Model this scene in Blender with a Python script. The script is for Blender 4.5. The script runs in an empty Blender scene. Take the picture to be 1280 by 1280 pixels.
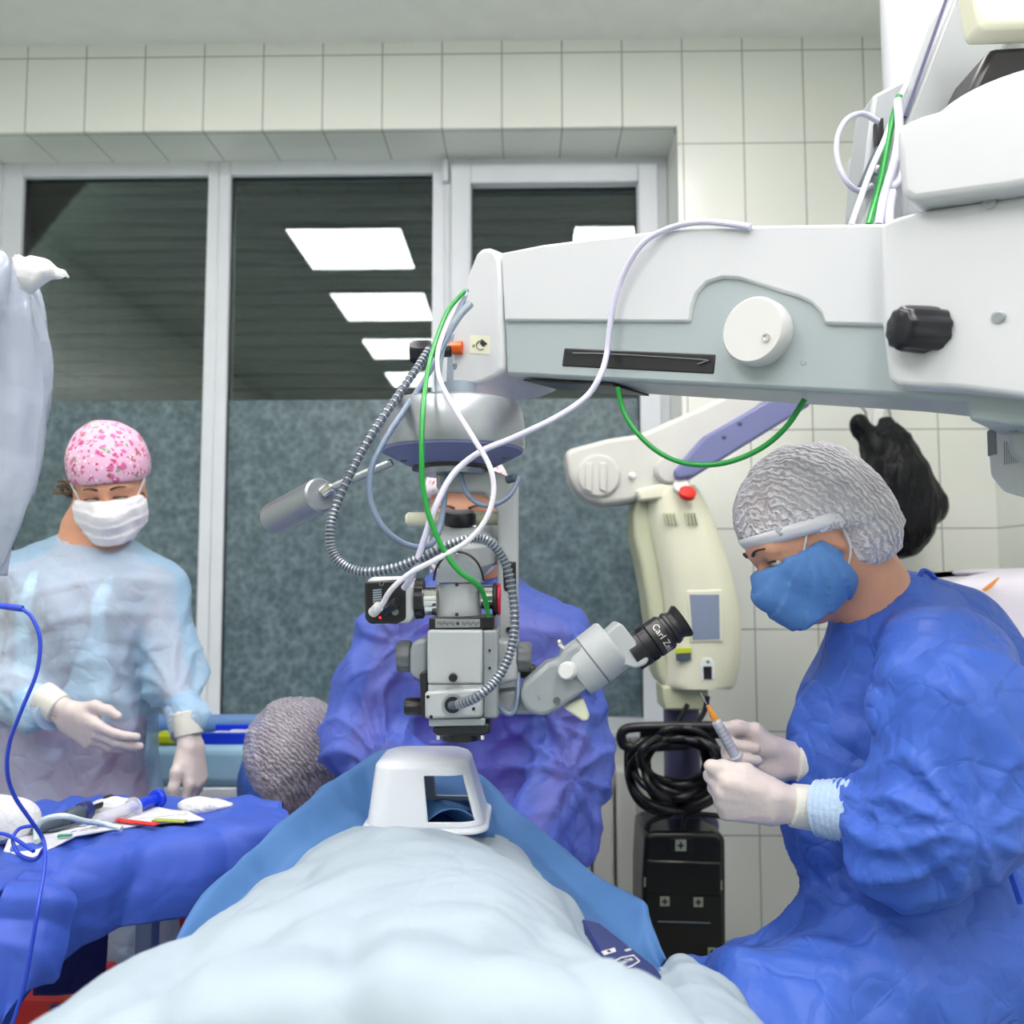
import bpy, bmesh, math, random
import numpy as np
from mathutils import Vector, Matrix, Quaternion, Euler
random.seed(4); C = bpy.context.scene.collection
PI = math.pi; EXPO = 0.0
# ---------------------------------------------------------------- camera model
CAMZ, FPX, PITCH, ROLL = 1.30, 1100.0, math.radians(4.3), math.radians(-0.12)
RC = Matrix.Rotation(math.radians(.9), 3, 'Z') @ Matrix.Rotation(PI/2+PITCH, 3, 'X') @ Matrix.Rotation(ROLL, 3, 'Z')
def W(px, py, Y):
    d = RC @ Vector(((px-640)/FPX, -(py-640)/FPX, -1.0))
    d *= Y/d.y
    return Vector((d.x, d.y, CAMZ+d.z))
def WS(pts): return [W(*p) for p in pts]
# ---------------------------------------------------------------- materials
def lin(c):
    return tuple(((v/255)/12.92 if v/255 <= .04045 else ((v/255+.055)/1.055)**2.4) for v in c)
class NT:
    def __init__(s, name):
        s.m = bpy.data.materials.new(name); s.m.use_nodes = True
        s.t = s.m.node_tree; s.n = s.t.nodes; s.l = s.t.links
        s.b = s.n['Principled BSDF']; s.o = s.n['Material Output']
    def node(s, ty, **k):
        n = s.n.new(ty)
        for a, v in k.items():
            if a in n.inputs: n.inputs[a].default_value = v
            else: setattr(n, a, v)
        return n
    def link(s, a, b): s.l.new(a, b)
    def math(s, op, a, b=None, c=None):
        n = s.n.new('ShaderNodeMath'); n.operation = op
        for i, v in enumerate((a, b, c)):
            if v is None: continue
            if isinstance(v, (int, float)): n.inputs[i].default_value = v
            else: s.l.new(v, n.inputs[i])
        return n.outputs[0]
    def coord(s, scale=(1, 1, 1)):
        g = s.n.new('ShaderNodeNewGeometry'); mp = s.n.new('ShaderNodeMapping')
        mp.inputs['Scale'].default_value = scale
        s.l.new(g.outputs['Position'], mp.inputs['Vector']); return mp.outputs[0]
    def mix(s, f, a, b):
        n = s.n.new('ShaderNodeMix'); n.data_type = 'RGBA'
        for sk, v in ((n.inputs[0], f), (n.inputs[6], a), (n.inputs[7], b)):
            if isinstance(v, (int, float)): sk.default_value = v
            elif isinstance(v, tuple): sk.default_value = (*v, 1) if len(v) == 3 else v
            else: s.l.new(v, sk)
        return n.outputs[2]
    def noise(s, scale, detail=3, rough=.5, sc=(1, 1, 1), dist=0):
        n = s.n.new('ShaderNodeTexNoise'); n.inputs['Scale'].default_value = scale
        n.inputs['Detail'].default_value = detail; n.inputs['Roughness'].default_value = rough
        n.inputs['Distortion'].default_value = dist
        s.l.new(s.coord(sc), n.inputs['Vector']); return n.outputs['Fac']
    def vor(s, scale, feat='F1', sc=(1, 1, 1), dist=0.0):
        n = s.n.new('ShaderNodeTexVoronoi'); n.feature = feat; n.inputs['Scale'].default_value = scale
        co = s.coord(sc)
        if dist:
            nz = s.n.new('ShaderNodeTexNoise'); nz.inputs['Scale'].default_value = scale*.6
            s.l.new(co, nz.inputs['Vector'])
            v = s.n.new('ShaderNodeVectorMath'); v.operation = 'MULTIPLY_ADD'
            s.l.new(nz.outputs['Color'], v.inputs[0]); v.inputs[1].default_value = (dist,)*3; s.l.new(co, v.inputs[2]); co = v.outputs[0]
        s.l.new(co, n.inputs['Vector']); return n.outputs['Distance']
    def bump(s, h, strength=.3, dist=.01):
        n = s.n.new('ShaderNodeBump'); n.inputs['Strength'].default_value = strength; n.inputs['Distance'].default_value = dist
        s.l.new(h, n.inputs['Height']); s.l.new(n.outputs[0], s.b.inputs['Normal']); return n
    def ramp(s, f, stops):
        n = s.n.new('ShaderNodeValToRGB'); e = n.color_ramp.elements
        while len(e) < len(stops): e.new(.5)
        for i, (p, c) in enumerate(stops):
            e[i].position = p; e[i].color = (*c, 1) if len(c) == 3 else c
        s.l.new(f, n.inputs[0]); return n.outputs[0]
MT = {}
def mat(name, col, rough=.5, metal=0., var=.04, vs=12, bump=0, bs=60, spec=.5, emit=None, alpha=None, sss=0):
    a = NT(name); b = a.b; c = lin(col)
    b.inputs['Roughness'].default_value = rough; b.inputs['Metallic'].default_value = metal
    b.inputs['Specular IOR Level'].default_value = spec
    f = a.noise(vs, 3)
    c0 = tuple(v*(1-var*2) for v in c); c1 = tuple(min(1, v*(1+var)) for v in c)
    a.link(a.mix(f, c0, c1), b.inputs['Base Color'])
    if bump: a.bump(a.noise(bs, 4), bump, .01)
    if emit:
        b.inputs['Emission Color'].default_value = (*lin(emit[0]), 1); b.inputs['Emission Strength'].default_value = emit[1]
    if sss:
        b.inputs['Subsurface Weight'].default_value = sss; b.inputs['Subsurface Radius'].default_value = (.02, .008, .004); b.inputs['Subsurface Scale'].default_value = .5
    if alpha is not None: b.inputs['Alpha'].default_value = alpha
    MT[name] = a.m; return a.m
# ---------------------------------------------------------------- objects
ORG = {}
def tag(o, label=None, cat=None, group=None, kind=None):
    if label: o['label'] = label
    if cat: o['category'] = cat
    if group: o['group'] = group
    if kind: o['kind'] = kind
    return o
def thing(name, loc, label, cat, group=None):
    o = bpy.data.objects.new(name, None); C.objects.link(o); o.empty_display_size = .05
    o.location = loc; ORG[o] = Vector(loc)
    return tag(o, label, cat, group)
def link(name, me, m, parent=None, mods=()):
    """me has WORLD coordinates; made local to its thing"""
    o = bpy.data.objects.new(name, me)
    if parent is not None: org = ORG[parent]; o.parent = parent
    else:
        n = len(me.vertices); a = np.empty(n*3, 'f'); me.vertices.foreach_get('co', a); a = a.reshape(-1, 3)
        lo, hi = a.min(0), a.max(0); org = Vector(((lo[0]+hi[0])/2, (lo[1]+hi[1])/2, lo[2])); o.location = org
    me.transform(Matrix.Translation(-org)); ORG[o] = org
    if isinstance(m, (list, tuple)):
        for q in m: me.materials.append(MT[q] if isinstance(q, str) else q)
    elif m: me.materials.append(MT[m] if isinstance(m, str) else m)
    C.objects.link(o); return o
def frame(d):
    d = Vector(d).normalized(); a = Vector((0, 0, 1)) if abs(d.z) < .9 else Vector((0, 1, 0))
    u = a.cross(d).normalized(); return u, d.cross(u).normalized(), d
def cat_pts(pts, n):
    """Catmull-Rom resample"""
    P = [Vector(p) for p in pts]; m = len(P)
    if m == 2: return [P[0].lerp(P[1], i/(n-1)) for i in range(n)]
    Q = [2*P[0]-P[1]]+P+[2*P[-1]-P[-2]]
    out = []
    for i in range(n):
        t = i/(n-1)*(m-1); k = min(int(t), m-2); t -= k
        a, b, c, d = Q[k:k+4]
        out.append(.5*((2*b)+(c-a)*t+(2*a-5*b+4*c-d)*t*t+(3*b-a-3*c+d)*t**3))
    return out
class MB:
    def __init__(s): s.v = []; s.f = []; s.mi = []; s.cur = 0
    def add(s, vs, fs):
        o = len(s.v); s.v += [tuple(v) for v in vs]; s.f += [tuple(i+o for i in f) for f in fs]; s.mi += [s.cur]*len(fs); return s
    def box(s, lo, hi):
        x0, y0, z0 = lo; x1, y1, z1 = hi
        return s.add([(x0,y0,z0),(x1,y0,z0),(x1,y1,z0),(x0,y1,z0),(x0,y0,z1),(x1,y0,z1),(x1,y1,z1),(x0,y1,z1)],
              [(0,3,2,1),(4,5,6,7),(0,1,5,4),(1,2,6,5),(2,3,7,6),(3,0,4,7)])
    def obox(s, c, ax, ay, az, hx, hy, hz):
        c = Vector(c); ax, ay, az = (Vector(a).normalized() for a in (ax, ay, az)); vs = []
        for k in (-1, 1):
            for i, j in ((-1,-1),(1,-1),(1,1),(-1,1)): vs.append(c+ax*hx*i+ay*hy*j+az*hz*k)
        return s.add(vs, [(0,3,2,1),(4,5,6,7),(0,1,5,4),(1,2,6,5),(2,3,7,6),(3,0,4,7)])
    def prism(s, front, off):
        """front polygon (world points) extruded by vector off"""
        n = len(front); off = Vector(off); fr = [Vector(p) for p in front]; bk = [p+off for p in fr]
        nm = sum((fr[i].cross(fr[(i+1) % n]) for i in range(n)), Vector())
        fs = [tuple(range(n)), tuple(range(2*n-1, n-1, -1))]+[(i, i+n, (i+1) % n+n, (i+1) % n) for i in range(n)]
        if nm.dot(off) > 0: fs = [tuple(reversed(f)) for f in fs]
        return s.add(fr+bk, fs)
    def lathe(s, prof, p, d, n=28, sx=1, sy=1, u=None):
        """profile [(r,h)] about axis d through p"""
        if u is None: u, v, d = frame(d)
        else: d = Vector(d).normalized(); u = Vector(u).normalized(); v = d.cross(u)
        p = Vector(p); vs = []; fs = []
        for r, h in prof:
            for i in range(n):
                a = 2*PI*i/n; vs.append(p+d*h+u*(r*sx*math.cos(a))+v*(r*sy*math.sin(a)))
        for k in range(len(prof)-1):
            for i in range(n):
                j = (i+1) % n; fs.append((k*n+i, k*n+j, k*n+n+j, k*n+n+i))
        fs.append(tuple(range(n-1, -1, -1))); m = (len(prof)-1)*n; fs.append(tuple(range(m, m+n)))
        if prof[0][1] > prof[-1][1]: fs = [tuple(reversed(f)) for f in fs]
        return s.add(vs, fs)
    def cyl(s, a, b, r, r2=None, n=24, bev=0):
        a = Vector(a); b = Vector(b); L = (b-a).length; r2 = r if r2 is None else r2
        pr = [(r, 0), (r2, L)] if not bev else [(r-bev, 0), (r, bev), (r2, L-bev), (r2-bev, L)]
        return s.lathe(pr, a, b-a, n)
    def tube(s, pts, r, n=8, res=None, taper=None):
        P = cat_pts(pts, res) if res else [Vector(p) for p in pts]
        m = len(P); vs = []; fs = []; pu = None
        for i, p in enumerate(P):
            d = (P[min(i+1, m-1)]-P[max(i-1, 0)]).normalized()
            if pu is None: u, v, _ = frame(d)
            else:
                u = (pu-d*pu.dot(d)).normalized(); v = d.cross(u)
            pu = u; rr = r(i/(m-1)) if callable(r) else r
            for k in range(n):
                a = 2*PI*k/n; vs.append(p+u*rr*math.cos(a)+v*rr*math.sin(a))
        for i in range(m-1):
            for k in range(n):
                j = (k+1) % n; fs.append((i*n+k, i*n+j, i*n+n+j, i*n+n+k))
        fs += [tuple(range(n-1, -1, -1)), tuple(range((m-1)*n, m*n))]
        return s.add(vs, fs)
    def sphere(s, c, r, n=16, sx=1, sy=1, sz=1):
        c = Vector(c); vs = []; fs = []
        for i in range(n//2+1):
            t = PI*i/(n//2)
            for k in range(n):
                a = 2*PI*k/n; vs.append(c+Vector((r*sx*math.sin(t)*math.cos(a), r*sy*math.sin(t)*math.sin(a), r*sz*math.cos(t))))
        for i in range(n//2):
            for k in range(n):
                j = (k+1) % n; fs.append((i*n+k, i*n+n+k, i*n+n+j, i*n+j))
        return s.add(vs, fs)
    def grid(s, g, closed=False):
        """g: rows of points"""
        nr = len(g); nc = len(g[0]); fs = []
        for i in range(nr-1):
            for k in range(nc-(0 if closed else 1)):
                j = (k+1) % nc; fs.append((i*nc+k, i*nc+j, i*nc+nc+j, i*nc+nc+k))
        return s.add([p for r in g for p in r], fs)
    def mesh(s):
        me = bpy.data.meshes.new('m'); me.from_pydata(s.v, [], s.f); 
        for p, q in zip(me.polygons, s.mi): p.material_index = q
        bm = bmesh.new(); bm.from_mesh(me); bmesh.ops.remove_doubles(bm, verts=bm.verts, dist=1e-6); 
        bm.to_mesh(me); bm.free(); me.update(); return me
    def obj(s, name, m, parent=None, bevel=0, seg=2, smooth=True, solid=0, ang=35, tagd=None):
        me = s.mesh(); o = link(name, me, m, parent)
        if solid:
            md = o.modifiers.new('s', 'SOLIDIFY'); md.thickness = solid; md.offset = 0
        if bevel:
            md = o.modifiers.new('b', 'BEVEL'); md.width = bevel; md.segments = seg; md.limit_method = 'ANGLE'; md.angle_limit = math.radians(30)
            md.use_clamp_overlap = True
        if smooth:
            me.polygons.foreach_set('use_smooth', [True]*len(me.polygons))
            try: me.set_sharp_from_angle(angle=math.radians(ang))
            except Exception: pass
        return o
def loft(rows, nu, nv):
    """rows of control points -> dense grid nu rows x nv cols"""
    R = [cat_pts(r, nv) for r in rows]
    cols = [cat_pts([r[j] for r in R], nu) for j in range(nv)]
    return [[cols[j][i] for j in range(nv)] for i in range(nu)]
# ---------------------------------------------------------------- noise
def _h(i, j, k, s):
    n = (i*374761393+j*668265263+k*2147483647+s*974634777) & 0xffffffff
    n = ((n ^ (n >> 13))*1274126177) & 0xffffffff
    return ((n ^ (n >> 16)) & 0xffff)/32767.5-1
def vn(p, seed=0):
    p = np.asarray(p, 'f8'); i = np.floor(p).astype('i8'); f = p-i; f = f*f*(3-2*f); r = 0
    for a in (0, 1):
        for b in (0, 1):
            for c in (0, 1):
                w = (f[:,0] if a else 1-f[:,0])*(f[:,1] if b else 1-f[:,1])*(f[:,2] if c else 1-f[:,2])
                r = r+w*_h(i[:,0]+a, i[:,1]+b, i[:,2]+c, seed)
    return r
def folds(p, s=(1, 1, 1), freq=6, seed=0, warp=.5):
    q = np.asarray(p)*np.array(s)*freq
    w = np.stack([vn(q*.7+7.3, seed+1), vn(q*.7+2.1, seed+2), vn(q*.7+5.7, seed+3)], 1)
    q = q+w*warp
    a = 1-np.abs(vn(q, seed+4))*2.2; b = 1-np.abs(vn(q*2.1+9, seed+5))*2.2
    return a*.65+b*.35
def crease(p, freq, seed, n=6, warp=.5, aniso=(1, 1, 1)):
    rs = np.random.RandomState(seed); p = np.asarray(p)*np.array(aniso); d = 0
    for i in range(n):
        v = rs.normal(size=3); v[2] *= .6; v /= np.sqrt((v**2).sum())
        ph = p@v*freq*(.6+.8*rs.rand())+warp*vn(p*3.1+i*5, seed+i)+rs.rand()
        t = np.abs((ph % 1)-.5)*2; r = np.maximum(t-.55, 0)/.45
        m = np.clip(vn(p*4.3+i*9, seed+i+40)*2.2+.1, 0, 1)
        d = d+r*m*(1 if i % 3 else -.7)
    return d
def displace(me, fn):
    n = len(me.vertices); co = np.empty(n*3, 'f'); no = np.empty(n*3, 'f')
    me.vertices.foreach_get('co', co); me.vertices.foreach_get('normal', no)
    co = co.reshape(-1, 3); no = no.reshape(-1, 3)
    d = fn(co, no)
    co = co+(no*d[:, None] if d.ndim == 1 else d)
    me.vertices.foreach_set('co', co.astype('f').ravel()); me.update()
# ---------------------------------------------------------------- SDF modelling
class SDF:
    def __init__(s): s.ops = []
    def rc(s, a, b, r1, r2=None, k=.02, op='u'):
        s.ops.append(('rc', np.array(a, 'f'), np.array(b, 'f'), r1, r1 if r2 is None else r2, k, op)); return s
    def chain(s, pts, rs, k=.02):
        for i in range(len(pts)-1): s.rc(pts[i], pts[i+1], rs[i], rs[i+1], k)
        return s
    def el(s, c, r, R=None, k=.02, op='u'):
        s.ops.append(('el', np.array(c, 'f'), np.array(r, 'f'), np.array(R if R is not None else Matrix.Identity(3), 'f'), None, k, op)); return s
    def hs(s, p, n, op='i', k=.0):
        """keep the side n points AWAY from: f = (x-p).n"""
        s.ops.append(('hs', np.array(p, 'f'), np.array(Vector(n).normalized(), 'f'), None, None, k, op)); return s
    def ev(s, X, Y, Z):
        F = np.full(np.broadcast(X, Y, Z).shape, 1.0, 'f')
        for t, a, b, r1, r2, k, op in s.ops:
            if t == 'rc':
                d = b-a; L = max(float(d@d), 1e-9); h = np.clip(((X-a[0])*d[0]+(Y-a[1])*d[1]+(Z-a[2])*d[2])/L, 0, 1)
                D = np.sqrt((X-a[0]-h*d[0])**2+(Y-a[1]-h*d[1])**2+(Z-a[2]-h*d[2])**2)-(r1+(r2-r1)*h)
            elif t == 'el':
                R = r1; x, y, z = X-a[0], Y-a[1], Z-a[2]
                l = [(R[0, i]*x+R[1, i]*y+R[2, i]*z) for i in range(3)]
                k0 = np.sqrt(sum((l[i]/b[i])**2 for i in range(3))); k1 = np.sqrt(sum((l[i]/b[i]**2)**2 for i in range(3)))+1e-6
                D = k0*(k0-1)/k1
            else: D = (X-a[0])*b[0]+(Y-a[1])*b[1]+(Z-a[2])*b[2]
            if op == 'u':
                if k > 0:
                    h = np.maximum(k-np.abs(F-D), 0)/k; F = np.minimum(F, D)-h*h*k*.25
                else: F = np.minimum(F, D)
            elif op == 's':
                D = -D; h = np.maximum(k-np.abs(F-D), 0)/max(k, 1e-6); F = np.maximum(F, D)+h*h*k*.25
            else:
                h = np.maximum(k-np.abs(F-D), 0)/max(k, 1e-6); F = np.maximum(F, D)+h*h*k*.25
        return F
    def bounds(s, pad=.03):
        lo = np.full(3, 9.); hi = -lo
        for t, a, b, r1, r2, k, op in s.ops:
            if op != 'u': continue
            if t == 'rc':
                lo = np.minimum(lo, np.minimum(a-r1, b-r2)); hi = np.maximum(hi, np.maximum(a+r1, b+r2))
            elif t == 'el':
                m = max(b); lo = np.minimum(lo, a-m); hi = np.maximum(hi, a+m)
        return lo-pad, hi+pad
    def grid(s, h, fine=None, hf=None, pad=.03):
        lo, hi = s.bounds(pad)
        ax = [np.arange(lo[i], hi[i]+h, h) for i in range(3)]
        if fine:  # finer z spacing above z=fine
            z = [lo[2]]
            while z[-1] < hi[2]: z.append(z[-1]+(hf if z[-1] > fine else h))
            ax[2] = np.array(z)
        ax = [a.astype('f') for a in ax]
        return ax, s.ev(ax[0][:, None, None], ax[1][None, :, None], ax[2][None, None, :])
CO = [(a, b, c) for a in (0, 1) for b in (0, 1) for c in (0, 1)]
ED = [(p, q) for p in CO for q in CO if p < q and sum(abs(x-y) for x, y in zip(p, q)) == 1]
def nets(ax, F):
    F = F.copy()
    for i in range(3):
        sl = [slice(None)]*3
        for e in (0, -1): sl[i] = e; F[tuple(sl)] = np.maximum(F[tuple(sl)], .01)
    S = F < 0; n = [k-1 for k in F.shape]
    cnt = sum(S[a:a+n[0], b:b+n[1], c:c+n[2]].astype('i1') for a, b, c in CO)
    mask = (cnt > 0) & (cnt < 8); cells = np.argwhere(mask); idx = np.full(mask.shape, -1, 'i4'); idx[mask] = np.arange(len(cells))
    acc = np.zeros((len(cells), 3)); num = np.zeros(len(cells))
    for p, q in ED:
        f0 = F[cells[:,0]+p[0], cells[:,1]+p[1], cells[:,2]+p[2]]; f1 = F[cells[:,0]+q[0], cells[:,1]+q[1], cells[:,2]+q[2]]
        m = (f0 < 0) != (f1 < 0); t = np.where(m, f0/np.where(m, f0-f1, 1), 0)
        acc += m[:, None]*(np.array(p)+t[:, None]*(np.array(q)-np.array(p))); num += m
    g = cells+acc/num[:, None]
    V = np.stack([np.interp(g[:, i], np.arange(len(ax[i])), ax[i]) for i in range(3)], 1)
    Q = []
    for a in range(3):
        b, c = (a+1) % 3, (a+2) % 3
        s0 = [slice(None)]*3; s1 = [slice(None)]*3; s0[a] = slice(0, -1); s1[a] = slice(1, None)
        A, B = S[tuple(s0)], S[tuple(s1)]; e = np.argwhere(A != B)
        e = e[(e[:, b] > 0) & (e[:, c] > 0) & (e[:, b] < n[b]) & (e[:, c] < n[c])]
        inside = A[e[:,0], e[:,1], e[:,2]]
        def cid(db, dc):
            k = e.copy(); k[:, b] += db; k[:, c] += dc; return idx[k[:,0], k[:,1], k[:,2]]
        q = np.stack([cid(-1, -1), cid(0, -1), cid(0, 0), cid(-1, 0)], 1)
        q[~inside] = q[~inside][:, ::-1]; Q.append(q)
    Q = np.concatenate(Q); Q = Q[(Q >= 0).all(1)]
    me = bpy.data.meshes.new('n'); me.vertices.add(len(V)); me.vertices.foreach_set('co', V.astype('f').ravel())
    me.loops.add(len(Q)*4); me.loops.foreach_set('vertex_index', Q.astype('i4').ravel())
    me.polygons.add(len(Q)); me.polygons.foreach_set('loop_start', np.arange(0, len(Q)*4, 4, dtype='i4'))
    me.polygons.foreach_set('loop_total', np.full(len(Q), 4, 'i4')); me.polygons.foreach_set('use_smooth', np.ones(len(Q), bool))
    me.update(calc_edges=True); me.validate(); return me
def relax(me, n=2, f=.5):
    nv = len(me.vertices); ne = len(me.edges); e = np.empty(ne*2, 'i4'); me.edges.foreach_get('vertices', e); e = e.reshape(-1, 2)
    co = np.empty(nv*3, 'f'); me.vertices.foreach_get('co', co); co = co.reshape(-1, 3).astype('f8')
    deg = np.bincount(e.ravel(), minlength=nv)[:, None]
    for _ in range(n):
        a = np.zeros_like(co)
        for i in range(3):
            a[:, i] = np.bincount(e[:, 0], co[e[:, 1], i], nv)+np.bincount(e[:, 1], co[e[:, 0], i], nv)
        co += f*(a/np.maximum(deg, 1)-co)
    me.vertices.foreach_set('co', co.astype('f').ravel()); me.update()
def text(name, body, size, mtx, m, parent, ext=.0002):
    cu = bpy.data.curves.new('t', 'FONT'); cu.body = body; cu.size = size; cu.extrude = ext; cu.align_x = 'CENTER'; cu.align_y = 'CENTER'
    to = bpy.data.objects.new('t', cu); C.objects.link(to); dg = bpy.context.evaluated_depsgraph_get(); dg.update()
    me = bpy.data.meshes.new_from_object(to.evaluated_get(dg)); bpy.data.objects.remove(to)
    me.materials.clear(); me.transform(mtx); return link(name, me, m, parent)
def mtx(o, x, y):
    x = Vector(x).normalized(); y = Vector(y); y = (y-x*y.dot(x)).normalized(); z = x.cross(y)
    M = Matrix((x, y, z)).transposed().to_4x4(); M.translation = Vector(o); return M
# ================================================================ MATERIALS
def tile_mat():
    a = NT('wall_tile'); g = a.node('ShaderNodeNewGeometry'); sp = a.node('ShaderNodeSeparateXYZ'); a.link(g.outputs['Position'], sp.inputs[0])
    sn = a.node('ShaderNodeSeparateXYZ'); a.link(g.outputs['True Normal'], sn.inputs[0])
    TX, TZ, OX, OZ = .2, .319, TILE_OX, TILE_OZ
    ms = []; dist = []
    for i, (P_, O_) in enumerate(((TX, OX), (TX, .04), (TZ, OZ))):
        v = a.math('ADD', sp.outputs[i], 20*P_-O_); v = a.math('MODULO', v, P_); v = a.math('SUBTRACT', v, P_/2); v = a.math('ABSOLUTE', v)
        d = a.math('SUBTRACT', P_/2, v)                       # distance to the joint
        d = a.math('ADD', d, a.math('MULTIPLY', a.math('ABSOLUTE', sn.outputs[i]), 1.0)); dist.append(d)
    d = a.math('MINIMUM', a.math('MINIMUM', dist[0], dist[1]), dist[2])
    gr = a.math('LESS_THAN', d, .0019)
    c = a.mix(a.noise(2.5, 2), lin((226, 230, 222)), lin((234, 238, 230)))
    a.link(a.mix(gr, c, lin((142, 148, 144))), a.b.inputs['Base Color'])
    a.link(a.math('MULTIPLY_ADD', gr, .5, .22), a.b.inputs['Roughness'])
    h = a.math('MINIMUM', d, .004); a.bump(a.math('ADD', a.math('MULTIPLY', h, 100), a.math('MULTIPLY', a.noise(6, 2), .25)), .25, .004)
    MT['tile'] = a.m
p0 = W(930, 180, 2.82); TILE_OX = p0.x % .2; TILE_OZ = W(930, 661, 2.82).z % .319
tile_mat()
mat('ceiling_paint', (240, 244, 238), .9, bump=.05)
mat('floor_vinyl', (150, 160, 155), .35)
mat('pvc', (214, 220, 226), .35)
mat('shutter', (50, 66, 72), .7, var=.05)
mat('dark_room', (90, 96, 92), .8)
a = NT('window_glass'); a.n.remove(a.b)
tr = a.node('ShaderNodeBsdfTransparent'); gl = a.node('ShaderNodeBsdfGlossy', Roughness=.012); mx = a.node('ShaderNodeMixShader'); fr = a.node('ShaderNodeFresnel', IOR=1.75)
tr.inputs[0].default_value = (.72, .80, .78, 1); gl.inputs[0].default_value = (.95, 1, 1, 1)
a.link(fr.outputs[0], mx.inputs[0]); a.link(tr.outputs[0], mx.inputs[1]); a.link(gl.outputs[0], mx.inputs[2]); a.link(mx.outputs[0], a.o.inputs[0]); MT['glass'] = a.m
a = NT('frosted_film'); f = a.noise(20, 4, .6); f2 = a.vor(48, 'SMOOTH_F1', dist=.02)
f = a.math('MULTIPLY_ADD', f2, .5, a.math('MULTIPLY', f, .8))
a.link(a.ramp(f, [(.3, lin((62, 82, 88))), (.55, lin((80, 100, 106))), (.85, lin((112, 132, 138)))]), a.b.inputs['Base Color'])
a.b.inputs['Roughness'].default_value = .33; a.bump(f, .35, .004); MT['film'] = a.m
a = NT('light_diffuser'); a.b.inputs['Base Color'].default_value = (.9, .9, .9, 1)
a.b.inputs['Emission Color'].default_value = (*lin((255, 248, 247)), 1); a.b.inputs['Emission Strength'].default_value = 18.5; MT['panel'] = a.m
mat('white_plastic', (198, 202, 206), .32, var=.015, vs=3)
mat('white_cap', (208, 210, 209), .35, var=.01)
mat('grey_plastic', (158, 170, 173), .38, var=.02, vs=3)
mat('side_grey', (138, 152, 164), .4, var=.02)
mat('silver', (162, 168, 174), .33, metal=.75, var=.03)
mat('scope_grey', (140, 148, 152), .42, var=.03)
mat('scope_light', (168, 174, 177), .42, var=.03)
mat('scope_dark', (96, 102, 106), .45, var=.03)
mat('chrome', (225, 225, 222), .12, metal=1., var=.02)
mat('black', (22, 23, 27), .38, var=.1)
mat('black_rubber', (18, 20, 30), .32, var=.1)
mat('violet_grey', (108, 114, 158), .45, var=.03)
mat('dark_violet', (84, 86, 120), .45, var=.03)
mat('cream', (220, 222, 198), .45, var=.02)
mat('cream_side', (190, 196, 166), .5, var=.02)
mat('beige_arm', (196, 198, 192), .5, var=.03)
mat('lcd', (130, 144, 166), .3, var=.03)
mat('yellow_green', (190, 205, 30), .5); mat('slate', (70, 84, 96), .5)
mat('red', (225, 40, 25), .4); mat('dark_red', (175, 25, 28), .4); mat('magenta', (190, 20, 60), .4)
mat('orange', (232, 100, 20), .35); mat('needle_orange', (232, 150, 50), .4)
mat('green_cable', (22, 144, 56), .35); mat('white_cable', (220, 220, 230), .35); mat('lilac_cable', (205, 205, 228), .35)
mat('grey_cable', (112, 130, 154), .35); mat('blue_cable', (40, 70, 200), .35); mat('tubing', (205, 220, 220), .3)
mat('cart_black', (24, 25, 20), .3, var=.2); mat('icon', (150, 160, 140), .5)
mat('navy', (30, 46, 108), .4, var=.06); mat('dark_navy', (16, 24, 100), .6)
mat('table_blue_leg', (96, 112, 160), .4)
mat('gauze', (222, 224, 228), .85, bump=.6, bs=120); mat('paper', (216, 218, 226), .7, bump=.2, bs=30)
mat('bright_blue', (20, 60, 215), .3); mat('olive', (165, 175, 70), .5); mat('green', (20, 150, 110), .5); mat('light_yellow', (205, 215, 60), .6)
mat('clear_barrel', (222, 226, 240), .15, alpha=.55)
mat('light_blue_vinyl', (150, 190, 214), .45); mat('blue_roll', (104, 142, 196), .5)
mat('skin', (205, 150, 122), .5, var=.06, vs=30, bump=.15, bs=400, sss=.15); mat('skin_light', (216, 160, 132), .5, var=.05, vs=30, bump=.15, bs=400, sss=.15)
mat('hair', (42, 34, 30), .5, var=.2, vs=60); mat('hair_brown', (92, 72, 54), .5, var=.2, vs=60)
mat('eye_white', (215, 210, 205), .2); mat('iris', (50, 34, 26), .15); mat('brow', (58, 42, 36), .7)
mat('glove', (212, 200, 196), .42, var=.03, vs=40, bump=.12, bs=90, sss=.05)
mat('glove_cuff', (222, 222, 212), .45, bump=.2, bs=80)
mat('mask_white', (232, 232, 238), .8, bump=.1, bs=200)
mat('mask_blue', (88, 138, 204), .75, bump=.1, bs=200)
mat('white_shield', (212, 218, 226), .25, var=.01); mat('shield_inside', (110, 160, 210), .5)
mat('console_white', (226, 222, 236), .4, var=.02); mat('stool', (60, 62, 66), .5)
mat('radiator_white', (215, 216, 210), .4); mat('outlet', (232, 234, 232), .4)
mat('led_red', (255, 40, 40), .4, emit=((255, 40, 40), 2))
mat('scrub_maroon', (206, 30, 92), .8, var=.1, vs=8); mat('scrub_purple', (190, 50, 130), .8, var=.1); mat('tee_white', (248, 250, 254), .8)
mat('scrub_blue', (60, 80, 170), .8); mat('shoe', (220, 220, 220), .6)
mat('knit', (176, 200, 226), .85, bump=.3, bs=150)
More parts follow.
